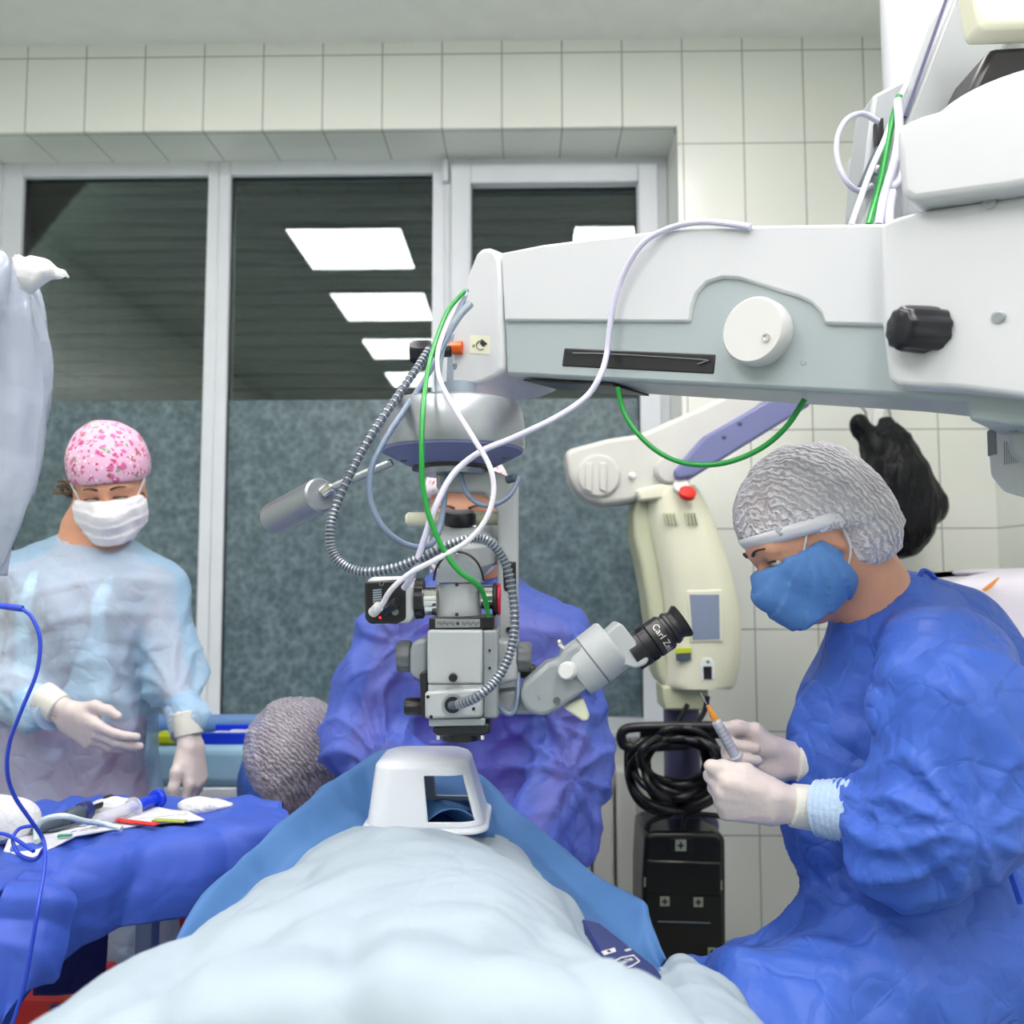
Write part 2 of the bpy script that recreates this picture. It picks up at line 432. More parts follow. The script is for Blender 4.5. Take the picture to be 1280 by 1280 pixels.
def cloth(name, col, trans=.2, rough=.62, cb=.35, fine=.1, scale=7, sc=(1, 1, 1), spec=.3, tl=0.0, var=.06):
    a = NT(name); c = lin(col); v = a.noise(5, 4)
    a.link(a.mix(v, tuple(x*(1-var*1.6) for x in c), tuple(min(1, x*(1+var)) for x in c)), a.b.inputs['Base Color'])
    a.b.inputs['Roughness'].default_value = rough; a.b.inputs['Specular IOR Level'].default_value = spec
    e = a.math('MINIMUM', a.vor(scale, 'DISTANCE_TO_EDGE', sc, .22), .22); e2 = a.math('MINIMUM', a.vor(scale*2.6, 'DISTANCE_TO_EDGE', sc, .12), .16)
    n = a.noise(scale*2, 3, .5, sc)
    h = a.math('ADD', a.math('MULTIPLY', e, 2.2), a.math('MULTIPLY', e2, .9)); h = a.math('ADD', h, a.math('MULTIPLY', n, .7))
    h = a.math('ADD', h, a.math('MULTIPLY', a.noise(420, 2), fine*.15)); a.bump(h, cb, .02)
    sh = a.b.outputs[0]
    if tl:
        t = a.node('ShaderNodeBsdfTranslucent'); t.inputs[0].default_value = (*c, 1); m = a.node('ShaderNodeMixShader'); m.inputs[0].default_value = tl
        a.link(sh, m.inputs[1]); a.link(t.outputs[0], m.inputs[2]); sh = m.outputs[0]
    if trans:
        t = a.node('ShaderNodeBsdfTransparent'); m = a.node('ShaderNodeMixShader'); m.inputs[0].default_value = trans
        t.inputs[0].default_value = (*[min(1, .5+x) for x in c], 1)
        a.link(sh, m.inputs[1]); a.link(t.outputs[0], m.inputs[2]); sh = m.outputs[0]
    a.link(sh, a.o.inputs[0]); MT[name] = a.m; return a.m
cloth('gown_royal', (68, 107, 204), .06, .45, .5)
cloth('gown_violet', (102, 126, 226), .42, .45, .5)
cloth('gown_light', (176, 212, 243), .46, .55, .45)
cloth('drape_pale', (154, 169, 180), 0, .6, .4, scale=3.2, var=.09)
cloth('drape_mid', (90, 138, 196), .12, .55, .25, scale=4, tl=.25)
cloth('drape_royal', (62, 92, 190), 0, .5, .3, scale=4)
cloth('inner_strap', (52, 92, 205), 0, .5, .2)
# translucent plastic cover
a = NT('plastic_cover'); a.b.inputs['Base Color'].default_value = (*lin((182, 192, 210)), 1); a.b.inputs['Roughness'].default_value = .18
h = a.math('ADD', a.vor(6, 'F1', (1, 1, .5), .4), a.math('MULTIPLY', a.noise(14, 3), .5)); bp = a.bump(h, .8, .03)
t = a.node('ShaderNodeBsdfTransparent'); m = a.node('ShaderNodeMixShader'); m.inputs[0].default_value = .42
a.link(a.b.outputs[0], m.inputs[1]); a.link(t.outputs[0], m.inputs[2]); a.link(m.outputs[0], a.o.inputs[0]); MT['plastic_cover'] = a.m
# black bin bag
a = NT('bag_black'); a.b.inputs['Base Color'].default_value = (.006, .007, .009, 1); a.b.inputs['Roughness'].default_value = .4; a.b.inputs['Specular IOR Level'].default_value = .22
a.bump(a.math('ADD', a.vor(9, 'F1', (1, 1, .35), .5), a.noise(18, 3, .6, (1, 1, .4))), .8, .03); MT['bag'] = a.m
# crinkled non-woven hair net
def net(name, opac, tint, sc=(1, 1, 1)):
    a = NT(name); co = a.coord(sc)
    w = a.node('ShaderNodeTexWave', Scale=46.0, Distortion=6.0, Detail=2.0); w.inputs['Detail Scale'].default_value = 2.2; w.bands_direction = 'DIAGONAL'; a.link(co, w.inputs['Vector'])
    n = a.noise(90, 3, .6, (1, 1, .5)); f = a.math('MULTIPLY_ADD', w.outputs['Fac'], .7, a.math('MULTIPLY', n, .45))
    a.b.inputs['Base Color'].default_value = (*lin(tint), 1); a.b.inputs['Roughness'].default_value = .7
    a.bump(f, .9, .006)
    t = a.node('ShaderNodeBsdfTransparent'); m = a.node('ShaderNodeMixShader')
    big = a.noise(11, 2)
    f3 = a.math('MULTIPLY_ADD', f, .55, a.math('MULTIPLY_ADD', big, .5, opac-.5)); f3 = a.math('SUBTRACT', 1.0, f3); 
    c2 = a.node('ShaderNodeClamp'); a.link(f3, c2.inputs[0]); a.link(c2.outputs[0], m.inputs[0])
    a.link(a.b.outputs[0], m.inputs[1]); a.link(t.outputs[0], m.inputs[2]); a.link(m.outputs[0], a.o.inputs[0]); MT[name] = a.m
net('hair_net', .78, (236, 234, 242)); net('hair_net_dark', .48, (206, 200, 212))
# floral cap: pink cotton with printed flowers
def floral(name, base, a1, a2, a3, sc=26):
    a = NT(name); co = a.coord()
    def blobs(scale, off, thr, dist):
        mp = a.node('ShaderNodeMapping'); a.link(co, mp.inputs['Vector']); mp.inputs['Location'].default_value = off
        nz = a.node('ShaderNodeTexNoise', Scale=60.0); a.link(mp.outputs[0], nz.inputs['Vector'])
        vm = a.node('ShaderNodeVectorMath'); vm.operation = 'MULTIPLY_ADD'; a.link(nz.outputs['Color'], vm.inputs[0]); vm.inputs[1].default_value = (dist,)*3; a.link(mp.outputs[0], vm.inputs[2])
        v = a.node('ShaderNodeTexVoronoi', Scale=float(scale)); a.link(vm.outputs[0], v.inputs['Vector'])
        return a.math('LESS_THAN', v.outputs['Distance'], thr)
    c = a.mix(a.noise(50, 3), lin(base), lin(tuple(min(255, x+12) for x in base)))
    c = a.mix(blobs(sc, (1, 2, 3), .32, .02), c, lin(a1)); c = a.mix(blobs(sc*1.1, (4, 7, 1), .25, .02), c, lin(a2))
    c = a.mix(blobs(sc*1.6, (9, 3, 5), .26, .02), c, lin(a3)); c = a.mix(blobs(sc*2, (2, 9, 8), .2, .01), c, lin((250, 240, 248)))
    a.link(c, a.b.inputs['Base Color']); a.b.inputs['Roughness'].default_value = .85; a.bump(a.noise(30, 3), .3, .01); MT[name] = a.m
floral('cap_floral', (214, 170, 198), (196, 100, 150), (110, 165, 110), (185, 60, 105), 46)
floral('cap_white', (232, 226, 232), (236, 214, 224), (215, 90, 110), (232, 200, 210), 40)
# ribbed flexible metal: rings come from its geometry
mat('neck_core', (74, 84, 96), .45); mat('gooseneck', (160, 168, 178), .3, metal=.7, var=.03)
mat('grille', (120, 124, 130), .6)
# ================================================================ ROOM
D, DW = 2.82, 3.07           # wall face, window glass plane
ZC = W(560, 52, D).z; XR = 1.50; XL = -2.5; YB = -2.8
def struct(name, mb, m, **k):
    o = mb.obj(name, m, **k); o['kind'] = 'structure'; return o
struct('floor', MB().box((XL, YB, -.05), (XR, DW+.1, 0)), 'floor_vinyl', smooth=False)
struct('ceiling', MB().box((XL, YB, ZC), (XR, D+.3, ZC+.05)), 'ceiling_paint', smooth=False)
xo = W(849, 300, D).x; zl = W(500, 161, D).z; zs = W(600, 912, D).z
wb = MB(); wb.box((XL, D, zl), (XR, D+.3, ZC)); wb.box((xo, D, 0), (XR, D+.3, zl)); wb.box((XL, D, 0), (xo, D+.3, zs-.02))
struct('wall_back', wb, 'tile', smooth=False)
struct('wall_right', MB().box((XR, YB, 0), (XR+.1, D+.3, ZC)), 'tile', smooth=False)
struct('wall_left', MB().box((XL-.1, YB, 0), (XL, D+.3, ZC)), 'tile', smooth=False)
struct('wall_rear', MB().box((XL, YB-.1, 0), (XR, YB, ZC)), 'tile', smooth=False)
struct('baseboard_back', MB().box((XL, D-.012, 0), (XR, D-.002, .07)), 'pvc', bevel=.002)
# rear doors, seen only as reflections in the glass
for i, x in enumerate((-1.9, -.4)):
    dr = struct('door_%d' % (i+1), MB().box((x, YB+.002, 0), (x+.95, YB+.05, 2.1)), 'dark_room', bevel=.004)
    MB().cyl((x+.85, YB+.05, 1.0), (x+.85, YB+.11, 1.0), .012).obj('door_handle', 'chrome', dr)
# windows: frame (2 mullions) + glass + film + shutter
YF = DW
def px_x(px, py=500): return W(px, py, YF).x
def px_z(py, px=500): return W(px, py, YF).z
ztop = zl; zg = px_z(223, 420); zb = px_z(906); zf = px_z(500)
panes = [(px_x(-420), px_x(-25)), (px_x(24), px_x(258)), (px_x(286), px_x(541)), (px_x(589), px_x(799))]
edges = [XL, px_x(0), px_x(272), px_x(556), xo]
for i, (x0, x1) in enumerate(panes):
    zt = zg if i < 3 else px_z(237, 700)
    z0 = zb
    fr_ = MB(); a0, a1 = edges[i], edges[i+1]
    # frame ring as four bars
    fr_.box((a0, YF-.035, zs), (x0, YF+.035, ztop)); fr_.box((x1, YF-.035, zs), (a1, YF+.035, ztop))
    fr_.box((x0, YF-.035, zt), (x1, YF+.035, ztop)); fr_.box((x0, YF-.035, zs), (x1, YF+.035, z0))
    w = struct('window_%d' % (i+1), fr_, 'pvc', bevel=.004)
    if i == 3:   # opening casement: a raised sash around the pane
        s = MB(); o0 = x0-.07; o1 = x1+.07; oz1 = zt+.07; oz0 = z0-.03
        s.box((o0, YF-.06, oz0), (x0, YF-.036, oz1)); s.box((x1, YF-.06, oz0), (o1, YF-.036, oz1)); s.box((x0, YF-.06, zt), (x1, YF-.036, oz1)); s.box((x0, YF-.06, oz0), (x1, YF-.036, z0))
        s.obj('sash', 'pvc', w, bevel=.006)
        h = MB(); hx = o0-.02
        h.cyl((hx, YF-.05, oz1-.06), (hx, YF-.05, oz1+.02), .012); h.obj('hinge', 'pvc', w, bevel=.001)
    MB().box((x0, YF-.004, z0), (x1, YF, zt)).obj('pane', 'glass', w, smooth=False)
    fm = MB().box((x0+.0015, YF-.008, z0), (x1-.0015, YF-.005, zf)); fm.obj('frosted_film', 'film', w, smooth=False)
    # gasket
    g = MB()
    for (p, q) in (((x0, z0), (x0+.004, zt)), ((x1-.004, z0), (x1, zt)), ((x0, zt-.004), (x1, zt)), ((x0, z0), (x1, z0+.004))):
        g.box((p[0], YF-.012, p[1]), (q[0], YF-.0045, q[1]))
    g.obj('gasket', 'black', w, smooth=False)
    sh = MB(); z = zs
    while z < ztop:
        sh.lathe([(.0265, 0), (.0265, a1-a0)], (a0, YF+.10, z+.026), (1, 0, 0), n=12, sx=1, sy=.28); z += .052
    sh.obj('roller_shutter', 'shutter', w)
struct('trim_1', MB().box((XL, D-.04, zs-.02), (xo, D+.299, zs+.002)), 'pvc', bevel=.005)   # window board
# ceiling lights (real panels; two rows are mirrored in the panes)
def ceiling_light(x, y):
    t = thing('ceiling_light', (x, y, ZC), 'square white LED panel set in the ceiling above and behind the camera', 'ceiling light', 'square ceiling panels')
    f = MB(); s = .31
    for lo, hi in (((-s, -s), (s, -s+.015)), ((-s, s-.015), (s, s)), ((-s, -s+.015), (-s+.015, s-.015)), ((s-.015, -s+.015), (s, s-.015))):
        f.box((x+lo[0], y+lo[1], ZC-.014), (x+hi[0], y+hi[1], ZC-.0005))
    f.obj('frame', 'pvc', t, smooth=False)
    MB().box((x-s+.016, y-s+.016, ZC-.010), (x+s-.016, y+s-.016, ZC-.001)).obj('diffuser', 'panel', t, smooth=False)
    return t
L0 = None
for yy in (1.48, .46, -.60, -1.66):
    for xx in (-.93, .55):
        if L0 is None: L0 = ceiling_light(xx, yy); continue
        o = L0.copy(); C.objects.link(o); o.location = (xx, yy, ZC)
        for ch in L0.children:
            c = ch.copy(); C.objects.link(c); c.parent = o
# radiator below the window
t = thing('radiator', (-.6, D-.08, .1), 'white ribbed radiator on the wall under the window', 'radiator')
r = MB(); x = -1.9
while x < W(800, 1000, 2.7).x-.05:
    r.box((x, D-.11, .22), (x+.062, D-.03, zs-.10)); x += .07
r.obj('ribs', 'radiator_white', t, bevel=.012, seg=3)
r = MB(); r.cyl((-1.93, D-.07, .27), (x, D-.07, .27), .016); r.cyl((-1.93, D-.07, zs-.15), (x, D-.07, zs-.15), .016); r.cyl((-1.9, D-.07, .0), (-1.9, D-.07, .3), .012); r.obj('pipe', 'radiator_white', t)
# wall outlet
t = thing('wall_socket', W(800, 1040, D-.01), 'white surface mounted socket on the tiles beside the black pedestal', 'socket')
a_, b_ = W(785, 1028, D-.03), W(812, 1056, D-.03)
MB().box((a_.x, D-.045, b_.z), (b_.x, D-.001, a_.z)).obj('box', 'outlet', t, bevel=.004)
MB().cyl(((a_.x+b_.x)/2, D-.047, (a_.z+b_.z)/2), ((a_.x+b_.x)/2, D-.04, (a_.z+b_.z)/2), .02).obj('socket', 'outlet', t, bevel=.001)
# ---------------------------------------------------------------- camera & world
cd = bpy.data.cameras.new('camera'); cam = bpy.data.objects.new('camera', cd); C.objects.link(cam)
cd.sensor_width = 36; cd.sensor_fit = 'HORIZONTAL'; cd.lens = FPX/1280*36; cd.clip_start = .05
cam.location = (0, 0, CAMZ); cam.rotation_euler = RC.to_euler()
cd.dof.use_dof = True; cd.dof.focus_distance = 1.22; cd.dof.aperture_fstop = 4.5
sc = bpy.context.scene; sc.camera = cam
w = bpy.data.worlds.new('w'); sc.world = w; w.use_nodes = True
w.node_tree.nodes['Background'].inputs[0].default_value = (.6, .7, .8, 1); w.node_tree.nodes['Background'].inputs[1].default_value = .03
vs = sc.view_settings; vs.view_transform = 'Standard'; vs.look = 'None'; vs.gamma = 1; vs.use_curve_mapping = False; vs.exposure = EXPO
# ================================================================ SURGICAL MICROSCOPE
SM = thing('surgical_microscope', W(1230, 490, 1.15), 'large white and grey operating microscope on an overhead swing arm, centre of the room', 'microscope')
def YA(px): return 1/(.741+(px-630)*.000604)
def PA(px, py, off=0):
    """point on the arm's near face, off metres towards the viewer"""
    p = W(px, py, YA(px)); return p+NA*off
_a, _b = W(640, 400, YA(640)), W(1180, 400, YA(1180)); UA = (_b-_a); UA.z = 0; UA.normalize(); NA = Vector((UA.y, -UA.x, 0)); 
if NA.y > 0: NA = -NA
def APR(mb, poly, off, th):
    return mb.prism([PA(x, y, off) for x, y in poly], -NA*th)
def arc(cx, cy, r, a0, a1, n, ry=None):
    ry = ry or r
    return [(cx+r*math.cos(math.radians(a0+(a1-a0)*i/n)), cy-ry*math.sin(math.radians(a0+(a1-a0)*i/n))) for i in range(n+1)]
# beam body (grey)
m = MB(); APR(m, [(626, 330), (1120, 300), (1240, 300), (1240, 508), (1205, 504), (1110, 495), (632, 469)], 0, .13)
beam = m.obj('support_arm', 'grey_plastic', SM, bevel=.006)
# white cover
notch = [(633, 402), (866, 404), (868, 385), (874, 368), (886, 355), (905, 349), (925, 350), (1000, 373), (1016, 381), (1027, 392), (1032, 407), (1112, 409)]
top = [(1240, 288), (1110, 281), (960, 283), (850, 287), (760, 297), (680, 307), (629, 317)]
m = MB(); APR(m, notch+[(1240, 410)]+top, .006, .142); m.obj('arm_cover', 'white_plastic', SM, bevel=.004)
m = MB(); APR(m, [(706, 435), (896, 443), (893, 468), (703, 458)], .002, .01); gs = m.obj('handle_slot', 'black', SM, bevel=.002)
m = MB(); m.tube([PA(x, y, .004) for x, y in ((718, 442), (760, 443), (876, 450), (882, 453), (874, 456))], .0009, 6, 24); m.obj('handle_ridge', 'scope_dark', gs)
# round white knob on the beam
c = PA(953, 418, 0); m = MB(); m.lathe([(.040, 0), (.041, .004), (.041, .024), (.038, .028), (0.0005, .028)], c, NA, 48, u=UA)
kn = m.obj('tension_knob', 'white_cap', SM, ang=50)
m = MB(); c2 = PA(971, 428, .028); m.lathe([(.005, 0), (.005, .002), (.0028, .0025), (.0028, .0005), (.0005, .0005)], c2, NA, 16); m.obj('screw', 'chrome', kn)
def screw(px, py, off, r, par, n='screw', f=PA, ax=None):
    m = MB(); m.lathe([(r*1.6, 0), (r*1.6, .001), (r, .0014), (r, .0006), (r*.45, .0006), (r*.45, -.001), (.0001, -.001)], f(px, py, off), ax or NA, 16); return m.obj(n, 'silver', par, ang=25)
screw(1005, 453, 0, .0028, SM)
# underside dark recess + hinge plate
lo = MB(); lo.prism([PA(x, y, -.012)+Vector((0, 0, -.001)) for x, y in ((648, 471), (760, 477))]+[PA(x, y, -.10)+Vector((0, 0, -.001)) for x, y in ((762, 478), (650, 472))], (0, 0, -.003)); lo.obj('underside_slot', 'black', SM)
# shoulder housing: stepped block towards the ceiling column
m = MB(); H = [(1111, 292), (1122, 284), (1160, 274), (1400, 240), (1420, 520), (1210, 492), (1132, 488), (1122, 480), (1113, 405)]
APR(m, H, .030, .20); hs = m.obj('shoulder_housing', 'white_plastic', SM, bevel=.014, seg=3)
m = MB(); APR(m, [(1140, 186), (1148, 178), (1172, 168), (1400, 108), (1400, 235), (1280, 258), (1160, 272), (1146, 262)], .055, .24); m.obj('upper_housing', 'white_plastic', SM, bevel=.012, seg=3)
m = MB(); APR(m, [(1169, 150), (1200, 138), (1400, 80), (1400, 200), (1172, 200)], .02, .2); m.obj('housing_step', 'white_plastic', SM, bevel=.01)
for q in ((1247, 265), (1258, 404)): screw(q[0], q[1], .0308, .0042, hs)
# fluted black knob on the housing
c = PA(1172, 420, .03); m = MB(); dk = (NA*.8-UA*.55).normalized(); n = 40; u_, v_, _ = frame(dk); g = []
for (r, h) in ((.023, -.01), (.0235, .002), (.0225, .03), (.021, .036), (.018, .038), (.0005, .0385)):
    g.append([c+dk*h+(u_*math.cos(2*PI*i/n)+v_*math.sin(2*PI*i/n))*r*(1+(.05 if i % 4 < 2 else -.03)*(r > .02)) for i in range(n)])
m.grid(g, True); m.obj('fluted_knob', 'black_rubber', SM, ang=50)
# bottom bracket and display arm below the housing
m = MB(); APR(m, [(1205, 488), (1400, 500), (1400, 545), (1212, 526)], -.0, .12); m.obj('under_bracket', 'grey_plastic', SM, bevel=.004)
m = MB(); APR(m, [(1183, 515), (1190, 509), (1300, 509), (1400, 512), (1400, 612), (1240, 611), (1205, 600), (1188, 578)], -.16, .16); uh = m.obj('lower_pod', 'white_plastic', SM, bevel=.012, seg=3)
for k in range(7):
    x = 1207+k*3.1; m = MB(); APR(m, [(x, 530), (x+1.4, 530), (x+1.4, 563-k*.5), (x, 563-k*.5)], -.1598, .002); m.obj('vent_slot', 'grille', uh, smooth=False)
m = MB(); APR(m, [(1184, 516), (1196, 513), (1197, 548), (1185, 551)], -.1585, .003); m.obj('label_plate', 'grille', uh, smooth=False)
m = MB(); APR(m, [(1240, 527), (1400, 520), (1400, 585), (1268, 578), (1242, 560)], -.06, .06); m.obj('joint_cover', 'scope_light', SM, bevel=.006)
for q in ((1256, 527), (1270, 529)):
    m = MB(); m.sphere(PA(q[0], q[1], -.05), .0035, 10); m.obj('bolt', 'black', SM)
# diagonal balance arm going up to the column, behind the housing
def YD(py): return 1.12+.0002*(280-py)
m = MB(); P4 = [W(1076, 292, 1.30), W(1160, 92, 1.30), W(1204, -30, 1.30), W(1330, -30, 1.26), W(1250, 60, 1.26), W(1150, 292, 1.26)]
m.prism(P4, (0, .12, 0)); bal = m.obj('balance_arm', 'scope_light', SM, bevel=.01)
m = MB(); m.prism([W(1131, 144, 1.247), W(1192, -30, 1.247), W(1195, -30, 1.247), W(1134, 146, 1.247)], (0, .006, 0)); m.obj('seam', 'dark_violet', bal)
m = MB(); m.prism([W(1133, 145, 1.25), W(1200, -30, 1.25), W(1340, -30, 1.25), W(1262, 55, 1.25), W(1180, 182, 1.25), W(1160, 290, 1.25), W(1128, 290, 1.25)], (0, .05, 0)); m.obj('balance_cover', 'scope_light', bal, bevel=.008)
m = MB(); m.prism([W(1214, -30, 1.12), W(1420, -30, 1.12), W(1420, 28, 1.12), W(1226, 34, 1.12)], (0, .045, 0)); m.obj('cream_cap', 'cream', SM, bevel=.008)
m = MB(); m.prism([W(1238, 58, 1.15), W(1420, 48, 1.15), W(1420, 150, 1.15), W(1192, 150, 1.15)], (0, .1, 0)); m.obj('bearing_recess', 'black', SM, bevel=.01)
cc = W(1290, 146, 1.08); m = MB(); m.lathe([(.13, -.05), (.13, -.006), (.12, .002), (.07, .008), (.0005, .010)], cc, (0, 0, 1), 48); m.obj('bearing_dome', 'white_plastic', SM)
# ceiling column
m = MB(); a1 = W(1160, 120, 1.75); m.lathe([(.085, -.18), (.085, ZC-a1.z-.001)], a1, (0, 0, 1), 40); m.obj('ceiling_column', 'white_plastic', SM)
m = MB(); m.obox(W(1185, 150, 1.55), (1, 0, 0), (0, 1, 0), (0, 0, 1), .09, .26, .05); m.obj('column_carriage', 'white_plastic', SM, bevel=.012)
m = MB(); m.prism([W(1092, 118, 1.33), W(1137, 95, 1.33), W(1140, 250, 1.33), W(1076, 285, 1.33), (W(1082, 200, 1.33))], (0, .08, 0)); m.obj('cable_bracket', 'scope_light', SM, bevel=.006)
m = MB(); m.prism([W(1097, 148, 1.31), W(1105, 146, 1.31), W(1106, 178, 1.31), W(1098, 180, 1.31)], (0, .02, 0)); m.obj('plug', 'black', SM, bevel=.002)
m = MB(); m.prism([W(1098, 178, 1.315), W(1106, 176, 1.315), W(1084, 236, 1.315), (W(1073, 234, 1.315))], (0, .015, 0)); m.obj('clip', 'slate', SM, bevel=.003)
for q in ((1097, 213), (1107, 214)):
    m = MB(); m.sphere(W(q[0], q[1], 1.31), .008, 14); m.obj('clamp_ball', 'silver', SM)
# ---- left end bracket
m = MB(); BR = [(599, 318), (606, 312), (614, 311), (622, 314), (627, 322), (630, 350), (631, 462), (624, 472), (606, 480), (569, 487), (568, 430), (575, 395), (586, 352)]
APR(m, BR, .008, .15); br = m.obj('end_bracket', 'white_plastic', SM, bevel=.009, seg=3)
m = MB(); m.prism([PA(x, y, -.02) for x, y in ((548, 420), (570, 400), (572, 488), (545, 494))], -NA*.09); m.obj('bracket_side', 'side_grey', SM, bevel=.004)
screw(584, 377, .0085, .003, br); screw(573, 459, .0085, .003, br)
c = PA(583, 436, .01); m = MB(); d = -UA; n = 24; u_, v_, _ = frame(d); g = []
d = (-UA*.9+NA*.45).normalized(); u_, v_, _ = frame(d)
for r, h in ((.0005, -.001), (.010, -.001), (.0105, .002), (.0095, .018), (.008, .022), (.0005, .022)):
    g.append([c+d*h+(u_*math.cos(2*PI*i/n)+v_*math.sin(2*PI*i/n))*r*(1+(.06 if i % 4 < 2 else -.03)*(r > .009)) for i in range(n)])
m.grid(g, True); m.obj('lock_knob', 'orange', SM, ang=50)
MA = lambda px, py, off: mtx(PA(px, py, off), UA, (0, 0, 1))
m = MB(); APR(m, [(592, 420), (617, 421), (617, 444), (592, 443)], .0085, .0006); dc = m.obj('decal', 'cream', br, smooth=False)
m = MB(); m.tube([PA(x, y, .0092) for x, y in arc(606, 433, 5.5, 60, 300, 12)], .0007, 6); m.prism([PA(x, y, .0094) for x, y in ((607, 425), (614, 431), (609, 435), (605, 431))], NA*-.0005); m.obj('arrow_mark', 'black', dc)
text('decal_text', 'H', .007, MA(597, 434, .0092), 'black', dc)
# black knob to the left
c0, c1 = W(540, 440, 1.36), W(511, 441, 1.36); m = MB(); d = (c1-c0).normalized(); u_, v_, _ = frame(d); g = []; n = 32
for r, h in ((.009, -.03), (.009, 0), (.017, .001), (.0185, .006), (.0185, .028), (.016, .034), (.0005, .035)):
    g.append([c0+d*h+(u_*math.cos(2*PI*i/n)+v_*math.sin(2*PI*i/n))*r*(1+(.05 if i % 4 < 2 else -.03)*(r > .018)) for i in range(n)])
m.grid(g, True); m.obj('brake_knob', 'black_rubber', SM, ang=50)
# ---- swivel housing (dome drum)
YS = 1.30; c = W(566, 545, YS); k = YS/FPX
def zz(py): return W(566, py, YS).z
R = 91*k
prof = [(.0005, zz(563.5)), (R*.985, zz(563)), (R, zz(560)), (R, zz(545)), (R*.995, zz(532)), (R*.975, zz(518)), (R*.93, zz(509)), (R*.84, zz(505)), (R*.75, zz(504)), (.0005, zz(503))]
m = MB(); m.lathe(prof, (c.x, c.y, 0), (0, 0, 1), 64); dr = m.obj('swivel_housing', 'silver', SM, ang=28)
m = MB(); m.lathe([(.0005, zz(584)), (R*.56, zz(583.5)), (R*.62, zz(582)), (R*.97, zz(566)), (R*.975, zz(562))], (c.x, c.y, 0), (0, 0, 1), 64); m.obj('underside_cone', 'violet_grey', dr, ang=28)
m = MB(); m.lathe([(R*.56, zz(588)), (R*.56, zz(583)), ], (c.x, c.y, 0), (0, 0, 1), 48); m.obj('rubber_ring', 'black', dr)
m = MB(); m.lathe([(R*.44, zz(594)), (R*.47, zz(587)), ], (c.x, c.y, 0), (0, 0, 1), 48); m.obj('inner_hub', 'silver', dr)
for q in ((505, 574), (631, 571)):
    m = MB(); p = W(q[0], q[1]+2, 1.235); m.obox((p.x, p.y, p.z), (1, 0, 0), (0, 1, 0), (0, 0, 1), .004, .003, .001); m.obj('slot_screw', 'black', dr)
m = MB(); m.cyl(W(574, 516, YS), W(574, 480, YS), .026, n=32); m.obj('swivel_neck', 'side_grey', SM)
# ---- drop column: curved shoulder + flat bar at the right
m = MB(); Yp = 1.29
m.prism([W(x, y, Yp) for x, y in ((545, 590), (618, 588), (648, 600), (648, 888), (620, 888), (622, 640), (606, 616), (545, 612))], (0, .035, 0)); col = m.obj('drop_bar', 'scope_light', SM, bevel=.006, seg=3)
m = MB(); m.prism([W(x, y, Yp-.003) for x, y in ((628, 702), (645, 702), (645, 740), (630, 738))], (0, .01, 0)); m.obj('cable_guide', 'black', col, bevel=.002)
m = MB(); m.lathe([(.004, 0), (.004, .004)], W(636, 787, Yp-.003), (0, 1, 0), 14); m.obj('screw_hole', 'black', col)
# cap lump where the small cable plugs
m = MB(); m.cyl(W(634, 600, 1.27), W(645, 597, 1.26), .006, n=16, bev=.001); m.obj('connector', 'slate', SM)
# ---- rear binocular facing the surgeon (white cross tube, black cap)
Yr = 1.34
m = MB(); m.cyl(W(507, 649, Yr), W(627, 648, Yr), .0105, n=24, bev=.004); m.obj('handle_tube', 'cream', SM)
m = MB(); m.lathe([(.023, 0), (.024, .004), (.0245, .016), (.022, .020), (.0005, .021)], W(575, 656, Yr-.02), (0, -.25, 1), 36); m.obj('black_cap', 'black_rubber', SM)
m = MB(); m.lathe([(.030, -.05), (.046, -.028), (.046, 0), (.036, .014), (.024, .020), (.0005, .021)], W(580, 678, 1.30), (0, -.25, 1), 40); m.obj('binocular_turret', 'scope_light', SM, bevel=.001)
for px in (553, 612):
    m = MB(); m.cyl(W(px, 690, 1.30), W(px, 668, 1.44), .022, .020, n=28, bev=.002); m.obj('rear_tube', 'scope_grey', SM)
    m = MB(); m.cyl(W(px, 668, 1.44), W(px, 662, 1.475), .021, .023, n=28, bev=.002); m.obj('rear_eyepiece', 'black', SM)
# ---- vertical beam splitter tube
YM = 1.20; km = YM/FPX; cx_ = W(573, 740, YM)
def zm(py): return W(573, py, YM).z
r0 = 28.5*km
m = MB(); m.prism([W(x, y, YM-.025) for x, y in [(545, 728)]+[(573+28*math.cos(math.radians(a)), 728-33*math.sin(math.radians(a))) for a in range(180, -1, -12)]+[(602, 728)]], (0, .075, 0)); m.obj('prism_dome', 'scope_grey', SM, bevel=.003)
m = MB(); pts = [W(573+31*math.cos(math.radians(a)), 727-37*math.sin(math.radians(a)), YM-.015) for a in range(178, 0, -8)]; m.tube(pts, .0016, 8); m.obj('dome_band', 'black', SM)
m = MB(); m.lathe([(r0, zm(771)), (r0, zm(730)), (r0-.001, zm(729))], (cx_.x, cx_.y+.008, 0), (0, 0, 1), 48); m.obj('splitter_tube', 'scope_light', SM)
for py in (693, 731, 768):
    m = MB(); m.sphere(W(571, py, YM-.027), .0025, 10); m.obj('set_screw', 'silver' if py == 693 else 'black', SM)
m = MB(); m.prism([W(x, y, YM-.035) for x, y in ((536, 772), (618, 770), (618, 786), (536, 788))], (0, .08, 0)); sb = m.obj('dovetail_ring', 'black', SM, bevel=.002)
m = MB(); m.prism([W(x, y, YM-.0355) for x, y in ((544, 774), (600, 774), (600, 784), (544, 785))], (0, .002, 0)); lp = m.obj('scale_plate', 'silver', sb, bevel=.0004)
mk = MB()
